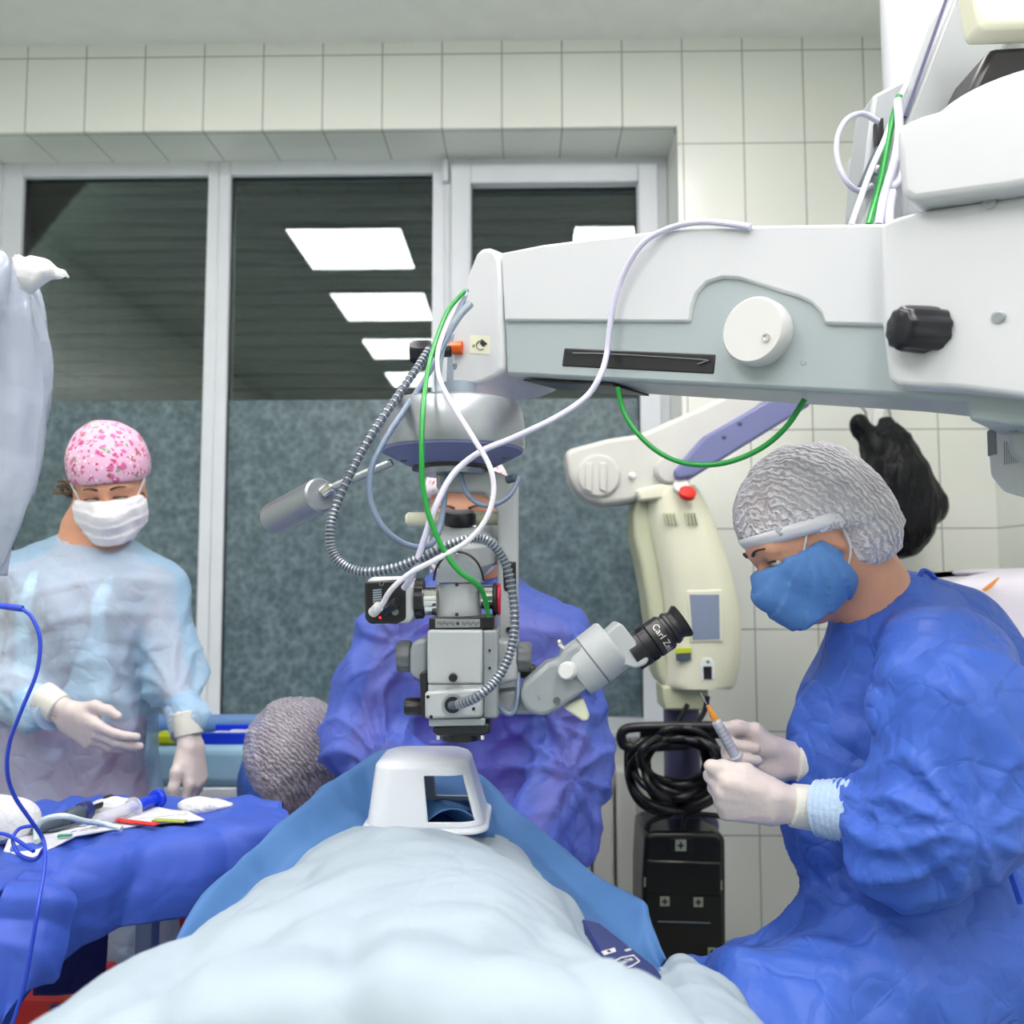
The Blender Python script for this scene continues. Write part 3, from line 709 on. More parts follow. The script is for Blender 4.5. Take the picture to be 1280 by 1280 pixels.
for i in range(22):
    if 9 <= i <= 12: continue
    x = 547+i*2.4; hgt = (i*7 % 3)*1.2; mk.prism([W(x, 777+hgt*.5, YM-.0358), W(x+1.5, 777+hgt*.5, YM-.0358), W(x+1.5, 780+hgt, YM-.0358), W(x, 780+hgt, YM-.0358)], (0, .0005, 0))
mk.lathe([(.0022, 0), (.0022, .0004), (.0016, .0004), (.0016, 0)], W(572, 779.5, YM-.0358), (0, -1, 0), 16); mk.obj('scale_marks', 'scope_dark', lp, smooth=False)
# camera left and its coupling; coupling right
for a, b, r in (((548, 748), (529, 748), .0165), ((548, 757), (530, 757), .013)):
    m = MB(); m.cyl(W(*a, YM), W(*b, YM), r, n=28, bev=.002); m.obj('coupling', 'chrome', SM)
m = MB(); m.cyl(W(600, 746, YM), W(618, 746, YM), .0165, n=28, bev=.002); m.obj('coupling', 'chrome', SM)
m = MB(); m.cyl(W(616, 749, YM), W(622, 749, YM), .022, n=32, bev=.002); m.obj('port_ring', 'black', SM)
m = MB(); m.cyl(W(622, 749, YM), W(626, 749, YM), .0215, n=32, bev=.001); m.obj('port_cap', 'magenta', SM)
m = MB(); g = []; c0 = W(531, 748, YM); d = Vector((-1, 0, 0)); u_, v_, _ = frame(d); n = 48
for r, h in ((.018, 0), (.026, .001), (.0265, .012), (.018, .013)):
    g.append([c0+d*h+(u_*math.cos(2*PI*i/n)+v_*math.sin(2*PI*i/n))*r*(1+(.05 if i % 4 < 2 else -.02)*(r > .02)) for i in range(n)])
m.grid(g, True); m.obj('focus_ring', 'black', SM)
cr = [(458, 724), (466, 721), (505, 720), (516, 724), (519, 733), (518, 770), (512, 779), (470, 781), (460, 776)]
m = MB(); m.prism([W(x, y, YM-.02) for x, y in cr], (0, .055, 0)); cmb = m.obj('video_camera', 'white_plastic', SM, bevel=.006, seg=3)
m = MB(); m.prism([W(x, y, YM-.024) for x, y in ((455, 727), (503, 724), (507, 728), (507, 774), (496, 780), (462, 780), (456, 774))], (0, .006, 0)); cf = m.obj('back_panel', 'black', cmb, bevel=.003)
m = MB()
for i in range(6): m.prism([W(466, 737+i*3, YM-.0245), W(477, 736+i*3, YM-.0245), W(477, 738+i*3, YM-.0245), W(466, 739+i*3, YM-.0245)], (0, .0006, 0))
m.lathe([(.003, 0), (.003, .0006), (.0022, .0006), (.0022, 0)], W(477, 729.5, YM-.0245), (0, -1, 0), 16); m.obj('panel_print', 'side_grey', cmb, smooth=False)
m = MB(); m.lathe([(.0045, 0), (.0045, .002), (.003, .002), (.003, .0005), (.0015, .0005), (.0015, .003), (.0001, .003)], W(494, 765, YM-.0245), (0, -1, 0), 20); m.obj('socket_ring', 'silver', cmb)
m = MB(); m.cyl(W(479, 764, YM-.026), W(497, 753, YM-.05), .007, n=20, bev=.001); m.obj('power_plug', 'black_rubber', cmb)
m = MB(); m.sphere(W(475, 772, YM-.0252), .0018, 10); m.obj('status_light', 'led_red', cmb)
m = MB(); m.cyl(W(466, 766, YM-.026), W(474, 758, YM-.04), .007, n=16, bev=.001); m.obj('usb_plug', 'white_cap', cmb)
# ---- main zoom body
m = MB(); m.prism([W(x, y, YM-.055) for x, y in ((534, 788), (603, 788), (603, 855), (534, 855))], (0, .105, 0)); zb_ = m.obj('zoom_body', 'scope_light', SM, bevel=.003)
m = MB(); m.prism([W(x, y, YM-.045) for x, y in ((603, 788), (622, 788), (623, 898), (603, 898))], (0, .09, 0)); m.obj('side_plate', 'scope_grey', SM, bevel=.003)
for py in (813, 835):
    m = MB(); m.lathe([(.0018, 0), (.0018, .001)], W(612, py, YM-.0455), (0, -1, 0), 10); m.obj('pin', 'black', SM)
m = MB(); m.lathe([(.0045, 0), (.0055, .004), (.0055, .012), (.004, .014), (.0005, .014)], W(567, 846, YM-.055), (0, -1, 0), 18); m.obj('small_knob', 'black', SM)
m = MB(); m.prism([W(x, y, YM-.052) for x, y in ((535, 855), (603, 855), (603, 868), (535, 868))], (0, .1, 0)); m.obj('lower_block', 'scope_light', SM, bevel=.002)
m = MB(); m.prism([W(x, y, YM-.062) for x, y in ((531, 865), (603, 860), (603, 897), (531, 899))], (0, .10, 0)); lb = m.obj('illuminator_block', 'scope_light', SM, bevel=.004, seg=3)
m = MB(); m.lathe([(.014, 0), (.014, .002), (.0105, .002), (.0105, .0008), (.0001, .0008)], W(566, 881, YM-.062), (0, -1, 0), 28); m.obj('socket', 'silver', lb)
m = MB(); m.lathe([(.0105, 0), (.0105, .0025), (.0001, .0025)], W(566, 881, YM-.062), (0, -1, 0), 28); m.obj('socket_hole', 'black', lb)
for q in ((535, 871), (539, 896), (592, 886)):
    m = MB(); m.lathe([(.0022, 0), (.0022, .001), (.0001, .001)], W(*q, YM-.0622), (0, -1, 0), 12); m.obj('cap_screw', 'black', lb)
m = MB(); m.prism([W(x, y, YM-.05) for x, y in ((536, 899), (606, 898), (606, 907), (536, 908))], (0, .09, 0)); m.obj('lens_plate', 'scope_light', SM, bevel=.0015)
m = MB(); m.prism([W(x, y, YM-.045) for x, y in ((541, 908), (612, 904), (613, 917), (598, 920), (548, 920), (540, 916))], (0, .08, 0)); ob = m.obj('objective_mount', 'black', SM, bevel=.003)
m = MB(); m.cyl(W(576, 915, YM), W(576, 924, YM), .026, n=32); m.obj('objective_lens', 'black', SM)
for q in ((548, 924), (603, 924)):
    m = MB(); m.cyl(W(q[0], q[1]-5, YM-.03), W(*q, YM-.03), .003, n=12); m.obj('foot_screw', 'chrome', ob)
# left side: zoom wheels
m = MB(); m.prism([W(x, y, YM-.03) for x, y in ((512, 812), (516, 802), (524, 799), (535, 799), (535, 850), (520, 850), (512, 842))], (0, .07, 0)); m.obj('gear_housing', 'scope_grey', SM, bevel=.006, seg=3)
def wheel(a, b, r, name, mt, nf=6, Y=YM):
    c0 = W(*a, Y); c1 = W(*b, Y); d = (c1-c0); L = d.length; d.normalize(); u_, v_, _ = frame(d); g = []; n = 40; m = MB()
    for rr, h in ((.0005, 0), (r*.9, 0), (r, .1*L), (r, .85*L), (r*.88, L), (.0005, L)):
        g.append([c0+d*h+(u_*math.cos(2*PI*i/n)+v_*math.sin(2*PI*i/n))*rr*(1+(.045 if i % 4 < 2 else -.035)*(rr > r*.95)) for i in range(n)])
    m.grid(g, True); return m.obj(name, mt, SM, ang=45)
wheel((515, 820), (497, 821), .021, 'zoom_wheel', 'scope_dark'); wheel((525, 840), (518, 840), .009, 'pinion', 'black')
m = MB(); m.prism([W(x, y, YM-.05) for x, y in ((524, 842), (534, 838), (534, 896), (527, 897))], (0, .07, 0)); m.obj('slide_rail', 'black', SM, bevel=.002)
wheel((530, 883), (506, 883), .0115, 'focus_knob', 'black')
# right side
m = MB(); m.prism([W(x, y, YM-.02) for x, y in ((621, 800), (640, 803), (646, 812), (648, 850), (622, 858))], (0, .07, 0)); m.obj('gear_housing', 'scope_light', SM, bevel=.005, seg=3)
wheel((646, 822), (664, 823), .021, 'zoom_wheel', 'scope_dark'); wheel((650, 838), (670, 839), .0095, 'pinion', 'black')
# ---- assistant's observation tube
YO = 1.17; AX = Vector((math.cos(math.radians(38)), 0, math.sin(math.radians(38)))); AN = Vector((-AX.z, 0, AX.x)); ko = YO/FPX
m = MB(); m.prism([W(x, y, YO+.02) for x, y in ((606, 868), (655, 862), (690, 862), (692, 894), (606, 892))], (0, .05, 0)); m.obj('side_mount', 'scope_grey', SM, bevel=.004)
body = [(658+0, 893), (651, 880), (651, 866), (658, 851), (686, 828), (691, 823), (711, 820), (722, 812), (732, 796), (738, 789), (745, 784), (760, 842), (737, 858), (725, 868), (700, 887), (688, 893)]
body = arc(677, 869, 26, 140, 290, 14)+[(700, 886), (756, 846), (722, 801), (704, 814), (698, 826), (684, 829)]
m = MB(); m.prism([W(x, y, YO-.028) for x, y in body], (0, .06, 0)); ot = m.obj('assistant_scope_body', 'scope_grey', SM, bevel=.006, seg=3)
def band(poly, name, mt, y0=-.03, th=.064, bev=.004, par=None):
    m = MB(); m.prism([W(x, y, YO+y0) for x, y in poly], (0, th, 0)); return m.obj(name, mt, par or SM, bevel=bev, seg=3)
m = MB(); c0 = W(728, 835, YO); c1 = W(770, 802, YO); m.lathe([(.033, -.012), (.036, 0), (.036, (c1-c0).length*.86), (.033, (c1-c0).length*.93), (.0005, (c1-c0).length*.94)], c0, c1-c0, 48); m.obj('scope_barrel', 'scope_light', SM)
m = MB(); m.lathe([(.0362, .016), (.0366, .0165), (.0366, .0175), (.0362, .018)], c0, c1-c0, 48); m.obj('barrel_seam', 'scope_dark', SM)
for sy in (.018,):
    band([(752, 797), (772, 779), (778, 780), (812, 824), (808, 831), (795, 836), (779, 832), (763, 818)], 'prism_head', 'scope_light', -.026, .06, .005)
def eyep(y, p0=(797, 813), p1=(852, 776)):
    c0 = W(*p0, y); c1 = W(*p1, y); L = (c1-c0).length; d = (c1-c0).normalized()
    m = MB(); m.lathe([(.0005, -.01), (.024, -.01), (.024, .0), (.0245, L*.12), (.0235, L*.14), (.0235, L*.3), (.0225, L*.32), (.0245, L*.34), (.0245, L*.62), (.021, L*.64), (.021, L*.7), (.0225, L*.72), (.0225, L*.78), (.020, L*.8), (.0195, L*.88), (.024, L*1.0), (.0225, L*1.0), (.017, L*.9), (.0005, L*.9)], c0, d, 48)
    e = m.obj('eyepiece', 'black', SM, ang=25)
    m = MB()
    for i in range(48):
        a = 2*PI*i/48; u, v, _ = frame(d); rd = u*math.cos(a)+v*math.sin(a); m.obox(c0+d*(L*.22)+rd*.0236, d, rd.cross(d), rd, L*.07, .0006, .0007)
    m.obj('knurling', 'black_rubber', e, smooth=False); return e, c0, d, L
e1, c0, d1, L1 = eyep(YO-.004)
eyep(YO+.062, (799, 812), (854, 775))
# lettering on the eyepiece barrel, bent round it
cu = bpy.data.curves.new('t', 'FONT'); cu.body = 'Carl Zeiss'; cu.size = .0125; cu.align_x = 'CENTER'; cu.align_y = 'CENTER'
to = bpy.data.objects.new('t', cu); C.objects.link(to); bpy.context.view_layer.update(); me = bpy.data.meshes.new_from_object(to.evaluated_get(bpy.context.evaluated_depsgraph_get())); bpy.data.objects.remove(to)
side = Vector((0, 1, 0)).cross(d1).normalized()      # perpendicular to the axis in the picture plane, up-left
sdn = side if side.z < 0 else -side
bm = bmesh.new(); bm.from_mesh(me); bmesh.ops.triangulate(bm, faces=bm.faces); bmesh.ops.subdivide_edges(bm, edges=bm.edges, cuts=2)
for v in bm.verts:
    th = v.co.x/.0247+.25; p = c0+d1*(L1*.50+v.co.y)
    v.co = p+(Vector((0, -1, 0))*math.cos(th)+sdn*math.sin(th))*.02475
bm.to_mesh(me); bm.free(); me.materials.clear(); link('lettering', me, 'white_cap', e1)
c = W(711, 838, YO-.03); m = MB(); m.lathe([(.0115, 0), (.0118, .004), (.0112, .016), (.009, .019), (.0005, .0195)], c, (-.25, -1, .05), 32); m.obj('white_knob', 'white_cap', SM)
m = MB(); m.lathe([(.005, 0), (.005, .002), (.0035, .002), (.0035, .0005), (.0001, .0005)], W(696, 876, YO-.0282), (0, -1, 0), 18); m.obj('screw_cap', 'scope_dark', SM)
text('letter', 'L', .008, mtx(W(674, 872, YO-.0285), (1, 0, 0), (0, 0, 1)), 'scope_dark', SM)
m = MB(); m.cyl(W(699, 805, YO), W(706, 812, YO), .003, n=10); m.sphere(W(699, 803, YO), .004, 10); m.obj('lock_lever', 'chrome', SM)
m = MB(); m.prism([W(x, y, YO-.01) for x, y in ((722, 875), (729, 872), (737, 893), (736, 900), (729, 902), (704, 885), (710, 880))], (0, .025, 0)); m.obj('sterile_cap', 'cream', SM, bevel=.003)
# ---- grey metal counterweight handle
a_, b_ = W(343, 648, 1.42), W(402, 618, 1.30); m = MB(); m.cyl(a_, b_, .026, n=40, bev=.003); m.obj('counterweight', 'silver', SM)
m = MB(); m.cyl(W(402, 618, 1.30), W(416, 608, 1.30), .0085, n=20, bev=.002); m.obj('collar', 'chrome', SM)
m = MB(); m.cyl(W(414, 610, 1.30), W(490, 578, 1.29), .006, n=16); m.obj('handle_rod', 'silver', SM)
# ---- cables (parts of the microscope)
def cable(pts, r, mt, name='cable', res=70, n=8, par=SM):
    m = MB(); m.tube(WS(pts), r, n, res); return m.obj(name, mt, par, ang=80)
def ycov(px): return YA(px)-.012
cable([(938, 284, ycov(938)), (905, 279, ycov(905)), (870, 278, ycov(870)), (835, 286, ycov(835)), (805, 303, ycov(805)-.01), (783, 335, ycov(783)-.01), (768, 375, ycov(768)-.01), (762, 410, ycov(762)-.01), (758, 445, ycov(758)-.01), (750, 470, 1.17), (733, 496, 1.17), (695, 522, 1.16), (640, 548, 1.15), (600, 565, 1.14), (567, 592, 1.13), (545, 632, 1.12), (530, 675, 1.12), (515, 720, 1.14), (505, 735, 1.155)], .0042, 'lilac_cable')
cable([(583, 366, 1.33), (562, 400, 1.31), (548, 436, 1.27), (548, 468, 1.2), (562, 500, 1.15), (590, 545, 1.12), (612, 583, 1.11), (617, 615, 1.11), (608, 648, 1.11), (585, 676, 1.11), (548, 698, 1.11), (515, 715, 1.12), (490, 736, 1.13), (478, 755, 1.145), (470, 763, 1.155)], .0036, 'white_cable')
cable([(581, 364, 1.32), (560, 388, 1.30), (545, 425, 1.25), (535, 462, 1.2), (529, 510, 1.13), (527, 560, 1.11), (529, 610, 1.11), (538, 650, 1.11), (555, 688, 1.11), (574, 714, 1.11), (596, 730, 1.12), (605, 745, 1.14), (611, 770, 1.16)], .0035, 'green_cable', 'fibre_cable')
cable([(583, 363, 1.335), (572, 395, 1.31), (555, 430, 1.29), (534, 470, 1.26), (505, 513, 1.2), (478, 555, 1.17), (463, 590, 1.16), (463, 625, 1.16), (478, 658, 1.16), (500, 677, 1.17), (523, 684, 1.18), (541, 678, 1.2), (551, 655, 1.22), (556, 620, 1.26), (557, 590, 1.28), (557, 575, 1.29)], .0042, 'grey_cable')
cable([(588, 380, 1.32), (574, 395, 1.31), (556, 425, 1.30), (549, 452, 1.29), (548, 480, 1.28), (552, 505, 1.2)], .006, 'side_grey', 'hose')
cable([(576, 585, 1.28), (578, 603, 1.26), (586, 620, 1.25), (602, 631, 1.24), (620, 630, 1.24), (636, 620, 1.25), (645, 606, 1.26), (648, 596, 1.265)], .0038, 'grey_cable', res=40)
cable([(645, 770, 1.22), (647, 820, 1.2), (648, 860, 1.18), (645, 886, 1.17), (635, 892, 1.17), (622, 880, 1.17), (612, 862, 1.165), (606, 852, 1.16)], .0032, 'grey_cable', res=50)
cable([(772, 484, 1.20), (778, 510, 1.20), (793, 537, 1.19), (820, 563, 1.18), (852, 578, 1.17), (890, 581, 1.15), (925, 573, 1.13), (958, 556, 1.11), (985, 531, 1.09), (1006, 499, 1.08)], .0036, 'green_cable', 'fibre_cable')
gp = cat_pts(WS([(537, 436, 1.29), (520, 462, 1.27), (495, 498, 1.22), (468, 538, 1.17), (443, 582, 1.15), (422, 628, 1.14), (413, 660, 1.13), (415, 688, 1.13), (430, 707, 1.13), (455, 715, 1.13), (490, 711, 1.13), (525, 698, 1.13), (560, 682, 1.13), (592, 673, 1.13), (615, 680, 1.13), (632, 705, 1.14), (641, 745, 1.14), (643, 785, 1.13), (636, 820, 1.12), (620, 850, 1.11), (598, 870, 1.10), (575, 880, 1.115), (564, 882, 1.13)]), 420)
m = MB(); m.tube(gp, .0052, 12); gn = m.obj('gooseneck_cable', 'neck_core', SM, ang=80)
m = MB(); i = 3
for i in range(2, 404, 3):
    p = gp[i]; d = (gp[i+1]-gp[i-1]).normalized(); m.lathe([(.0050, -.0014), (.0066, -.0008), (.0066, .0008), (.0050, .0014)], p, d, 12)
m.obj('spiral_rings', 'gooseneck', gn)
# cables at the upper right bracket
cable([(1098, 152, 1.30), (1078, 142, 1.29), (1058, 150, 1.28), (1047, 172, 1.28), (1047, 200, 1.28), (1057, 225, 1.28), (1072, 238, 1.29), (1090, 232, 1.30)], .0042, 'lilac_cable', res=40)
cable([(1134, 105, 1.28), (1122, 130, 1.27), (1108, 170, 1.26), (1090, 210, 1.25), (1077, 245, 1.24), (1064, 282, 1.22)], .0045, 'white_cable', res=30)
cable([(1124, 120, 1.27), (1112, 165, 1.26), (1103, 215, 1.25), (1093, 255, 1.24), (1086, 282, 1.22)], .0052, 'green_cable', 'fibre_cable', res=30)
cable([(1122, 125, 1.26), (1124, 165, 1.25), (1118, 200, 1.25), (1105, 245, 1.24), (1098, 282, 1.22)], .0065, 'lilac_cable', res=30)
cable([(1125, 165, 1.25), (1130, 190, 1.25), (1126, 222, 1.25), (1112, 235, 1.25), (1098, 228, 1.25)], .006, 'lilac_cable', res=30)
cable([(1115, 300, 1.18), (1112, 270, 1.22), (1116, 240, 1.24)], .006, 'lilac_cable', res=16)
# ================================================================ LASER / PHACO CART BY THE TILED WALL
YL = 2.25
LC = thing('laser_column', (W(862, 1100, YL).x, YL+.1, 0), 'tall cream medical console with small grey screen and black cable rack, against the tiled wall', 'medical machine')
def pp(poly, Y, th, name, mt, par=LC, bev=.004, seg=2, sm=True):
    m = MB(); m.prism([W(x, y, Y) for x, y in poly], (0, th, 0)); return m.obj(name, mt, par, bevel=bev, seg=seg, smooth=sm)
# cream head: side shell + curved front face (loft)
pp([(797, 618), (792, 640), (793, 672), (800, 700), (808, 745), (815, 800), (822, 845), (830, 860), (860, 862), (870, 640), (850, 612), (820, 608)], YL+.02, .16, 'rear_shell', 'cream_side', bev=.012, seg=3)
rows = []
Ls = [(822, 606), (812, 622), (812, 650), (820, 690), (829, 740), (833, 790), (834, 830), (833, 855), (838, 862)]
Rs = [(868, 606), (876, 616), (890, 645), (906, 690), (919, 735), (926, 780), (925, 825), (919, 855), (913, 862)]
for (lx, ly), (rx, ry) in zip(Ls, Rs):
    f = 0 if ly < 640 else 1
    cx, hw = (lx+rx)/2, (rx-lx)/2; r = []
    for i in range(13):
        t = -1+2*i/12; r.append(W(cx+hw*t, ly+(ry-ly)*(t+1)/2, YL+.01-.045*(1-abs(t)**3)))
    rows.append(r)
g = loft(rows, 50, 40); m = MB(); m.grid(g); n0 = len(m.v)
back = [[Vector((p.x, YL+.15, p.z)) for p in r] for r in g]
ring = g[0]+[r[-1] for r in g[1:-1]]+g[-1][::-1]+[r[0] for r in g[1:-1]][::-1]; rb = [Vector((p.x, YL+.15, p.z)) for p in ring]
m.grid([rb, ring], True); m.add(rb, [tuple(range(len(rb)))]); hd = m.obj('head_housing', 'cream', LC, ang=50)
pp([(858, 738), (903, 737), (905, 802), (863, 804)], YL-.037, .02, 'screen_bezel', 'cream', hd, .003)
pp([(862, 743), (899, 743), (900, 799), (866, 800)], YL-.0385, .004, 'screen', 'lcd', hd, .001)
pp([(845, 813), (864, 812), (864, 825), (846, 826)], YL-.037, .01, 'label_plate', 'slate', hd, .0005, sm=False)
pp([(845, 811), (864, 810), (864, 816), (845, 817)], YL-.0385, .01, 'label_stripe', 'yellow_green', hd, 0, sm=False)
pp([(875, 828), (879, 822), (889, 822), (893, 828), (893, 850), (876, 851)], YL-.036, .01, 'socket_surround', 'outlet', hd, .002)
pp([(879, 833), (890, 833), (890, 849), (880, 849)], YL-.038, .01, 'rocker_switch', 'black', hd, .001)
m = MB(); m.sphere(W(885, 827, YL-.038), .004, 10); m.obj('indicator', 'green', hd)
for cx in (838, 864):
    m = MB()
    for k in range(4):
        x = cx-8+k*4; m.prism([W(x, 641, YL-.043), W(x+1.6, 641, YL-.043), W(x+5, 656, YL-.043), W(x+3.4, 656, YL-.043)], (0, .03, 0))
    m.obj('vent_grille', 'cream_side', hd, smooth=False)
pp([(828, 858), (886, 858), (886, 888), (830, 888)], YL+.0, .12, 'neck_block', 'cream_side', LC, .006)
m = MB(); m.lathe([(.048, 0), (.046, W(862, 885, YL).z-.0-.05)], (W(862, 1100, YL).x, YL+.08, .05), (0, 0, 1), 32); m.obj('pole', 'dark_violet', LC)
m = MB()
for k in range(5):
    a = 2*PI*k/5+.3; c = LC.location; m.tube([Vector((c.x, c.y, .075)), Vector((c.x+.28*math.cos(a), c.y+.28*math.sin(a), .06))], .025, 10)
    m.cyl((c.x+.28*math.cos(a), c.y+.28*math.sin(a)-.012, .032), (c.x+.28*math.cos(a), c.y+.28*math.sin(a)+.012, .032), .03)
m.obj('wheel_base', 'black', LC)
for q in ((838, 1033, -.0), (885, 1031, 0)):
    m = MB(); m.sphere(W(q[0], q[1], YL+.05), .028, 18); m.obj('joint', 'dark_violet', LC)
# cable rack handle & coiled cables
m = MB(); m.tube(WS([(868, 908, YL-.08), (800, 909, YL-.08), (780, 913, YL-.08), (777, 925, YL-.08), (790, 934, YL-.08), (860, 931, YL-.08)]), .012, 12, 40)
m.tube(WS([(868, 908, YL-.08), (925, 909, YL-.08), (938, 918, YL-.08), (935, 932, YL-.06), (915, 936, YL-.02)]), .012, 12, 30)
m.tube(WS([(800, 916, YL-.06), (925, 916, YL-.06)]), .014, 10)
m.obj('cable_rack', 'black', LC)
random.seed(11)
for k in range(11):
    cx, cy = 852+random.uniform(-8, 8), 955+random.uniform(-8, 14); rx, ry = random.uniform(34, 60), random.uniform(28, 48); Y0 = YL-.09+random.uniform(-.02, .05)
    pts = [(cx+rx*math.cos(a), min(cy+ry*math.sin(a), 1020), Y0+.05*math.sin(a*2+k)) for a in [2*PI*i/9 for i in range(10)]]
    m = MB(); m.tube(WS(pts), .0085, 8, 50); m.obj('cable', 'black', LC, ang=80)
for pts in ([(783, 930), (785, 975), (800, 1005), (830, 1018), (850, 1012)], [(852, 1040), (858, 1022), (875, 1018), (905, 1020), (935, 1018)], [(900, 915), (925, 935), (910, 985), (878, 1005)], [(860, 880), (852, 895), (845, 908)], [(885, 870), (880, 890), (868, 908)], [(808, 1038), (815, 1026), (840, 1018), (870, 1010)]):
    m = MB(); m.tube(WS([(x, y, YL-.06) for x, y in pts]), .0065, 8, 40); m.obj('cable', 'black', LC, ang=80)
# arm on top: grey-beige block and violet strut
pp([(706, 565), (715, 560), (760, 548), (800, 542), (850, 520), (905, 495), (960, 470), (960, 500), (890, 570), (850, 600), (806, 620), (793, 626), (755, 631), (735, 625), (720, 612), (711, 595)], YL+.0, .14, 'arm_block', 'beige_arm', LC, .012, 3)
m = MB(); m.lathe([(.056, -.01), (.056, .006), (.050, .012), (.0005, .013)], W(748, 595, YL), (0, -1, 0), 36); m.obj('joint_disc', 'beige_arm', LC)
for x in (738, 756): pp([(x-7, 578), (x+3, 578), (x+3, 616), (x-7, 612)], YL-.018, .01, 'disc_rib', 'beige_arm', LC, .004)
m = MB(); m.sphere(W(790, 595, YL-.003), .010, 12); m.obj('cap_screw', 'outlet', LC)
m = MB(); m.lathe([(.036, -.01), (.036, .05), (.030, .056), (.0005, .057)], W(833, 590, YL+.02), (0, -1, 0), 32); m.obj('elbow_hub', 'beige_arm', LC)
pp([(795, 612), (828, 604), (845, 608), (842, 622), (800, 626)], YL-.03, .12, 'hub_neck', 'cream', LC, .006)
pp([(1012, 490), (1014, 506), (868, 596), (846, 600), (843, 588), (880, 545), (960, 500)], YL-.06, .07, 'strut', 'violet_grey', LC, .008, 3)
for q in ((925, 523), (905, 540)):
    m = MB(); m.sphere(W(q[0], q[1]+6, YL-.062), .005, 8); m.obj('rivet', 'dark_violet', LC)
m = MB(); m.lathe([(.010, 0), (.021, .004), (.021, .016), (.014, .022), (.0005, .023)], W(858, 620, YL-.05), (.1, -.7, .6), 24); m.obj('red_cap', 'red', LC)
m = MB(); m.cyl(W(850, 615, YL-.0), W(852, 606, YL-.05), .02, n=20, bev=.003); m.obj('white_boss', 'outlet', LC)
# black pedestal unit
PY = YL-.08
pp([(806, 1044), (818, 1040), (896, 1040), (907, 1048), (908, 1190), (908, 1212), (803, 1212), (803, 1100)], PY, .2, 'pedestal', 'cart_black', LC, .012, 3)
ped = LC.children[-1]
for (x, y, s) in ((851, 1057, 7), (811, 1103, 6), (897, 1107, 6), (831, 1127, 6), (873, 1128, 6), (890, 1190, 5)):
    pp([(x-s, y-s), (x+s, y-s), (x+s, y+s), (x-s, y+s)], PY-.002, .004, 'pictogram', 'icon', ped, .001, sm=False)
    pp([(x-1.2, y-s*.6), (x+1.2, y-s*.6), (x+1.2, y+s*.6), (x-1.2, y+s*.6)], PY-.0025, .004, 'pictogram_mark', 'cart_black', ped, 0, sm=False)
    pp([(x-s*.6, y-1), (x+s*.6, y-1), (x+s*.6, y+1), (x-s*.6, y+1)], PY-.0026, .004, 'pictogram_mark', 'cart_black', ped, 0, sm=False)
for y in (1109, 1152):
    m = MB(); m.tube(WS([(822, y, PY-.001), (888, y+2, PY-.001)]), .0022, 6); m.obj('groove', 'slate', ped)
pp([(836, 1048), (868, 1048), (868, 1066), (836, 1066)], PY-.001, .004, 'recess', 'black', ped, .002)
pp([(808, 1075), (902, 1078), (902, 1120), (806, 1118)], PY-.004, .01, 'front_plate', 'cart_black', ped, .005)
# ================================================================ BIN BAG ON ITS HOOK
YB_ = 2.55
s = SDF(); B = lambda x, y, d=0: W(x, y, YB_+d)
s.chain([B(1112, 560), B(1118, 600), B(1124, 640)], [.055, .085, .10], .04).rc(B(1110, 620), B(1150, 632), .08, .06, .04).rc(B(1120, 660), B(1128, 678), .065, .035, .05)
s.rc(B(1128, 570), B(1160, 632), .03, .035, .05).rc(B(1100, 575), B(1095, 560), .05, .045, .03)
s.rc(B(1086, 545), B(1076, 528), .026, .018, .02).rc(B(1076, 528), B(1082, 540), .022, .026, .02).rc(B(1112, 548), B(1106, 530), .03, .016, .02)
ax, F = s.grid(.010); me = nets(ax, F)
displace(me, lambda p, n: .016*folds(p, (1, 1, .35), 9, 5)); displace(me, lambda p, n: .006*folds(p, (1, 1, .6), 24, 15))
relax(me, 1, .3); bg = link('rubbish_bag', me, 'bag'); tag(bg, 'black plastic rubbish bag hanging by its handles behind the woman in the hair net', 'bag')
t = thing('wall_hook', B(1098, 505, .1), 'white hook bar on the tiled wall holding the black bag', 'hook')
m = MB(); m.prism([B(1096, 498), B(1110, 498), B(1102, 540), B(1090, 540)], (0, .03, 0)); m.obj('bar', 'outlet', t, bevel=.004)
m = MB(); m.tube([B(1060, 500, .0), B(1072, 505), B(1082, 515), B(1083, 530)], .004, 8, 20); m.tube([B(1109, 505), B(1113, 520), B(1111, 535)], .004, 8, 16)
m.tube([B(1103, 505, .02), B(1103, 500, D-YB_-.001)], .012, 8); m.obj('wire_hook', 'silver', t)
# ================================================================ WHITE CONSOLE BEHIND THE WOMAN
YC = 1.95; t = thing('white_console', (W(1330, 850, YC).x, YC+.2, 0), 'large rounded white equipment housing at the right edge behind the seated woman', 'medical machine')
rows = []
for py, x0, dy in ((712, 1235, .20), (720, 1195, .05), (735, 1172, .0), (775, 1165, -.01), (850, 1165, -.01), (980, 1172, .0), (1120, 1180, .0), (1200, 1185, .01)):
    xs = [x0, x0+8, x0+40, 1300, 1420]; r = [W(xs[0], py+8*(py < 730), YC+dy+.06), W(xs[1], py+2*(py < 730), YC+dy+.01)]+[W(x, py-(x-x0)*.03*(py < 740), YC+dy-.02) for x in xs[2:]]; rows.append(r)
g = loft(rows, 40, 24); m = MB(); m.grid(g); bk = [[Vector((p.x+.02*0, YC+.42, p.z)) for p in r] for r in g]
m.grid(bk); m.grid([[r[0] for r in g], [r[0] for r in bk]]); m.grid([[r[-1] for r in g], [r[-1] for r in bk]]); m.grid([g[0], bk[0]]); m.grid([g[-1], bk[-1]])
m.obj('housing', 'console_white', t, ang=60)
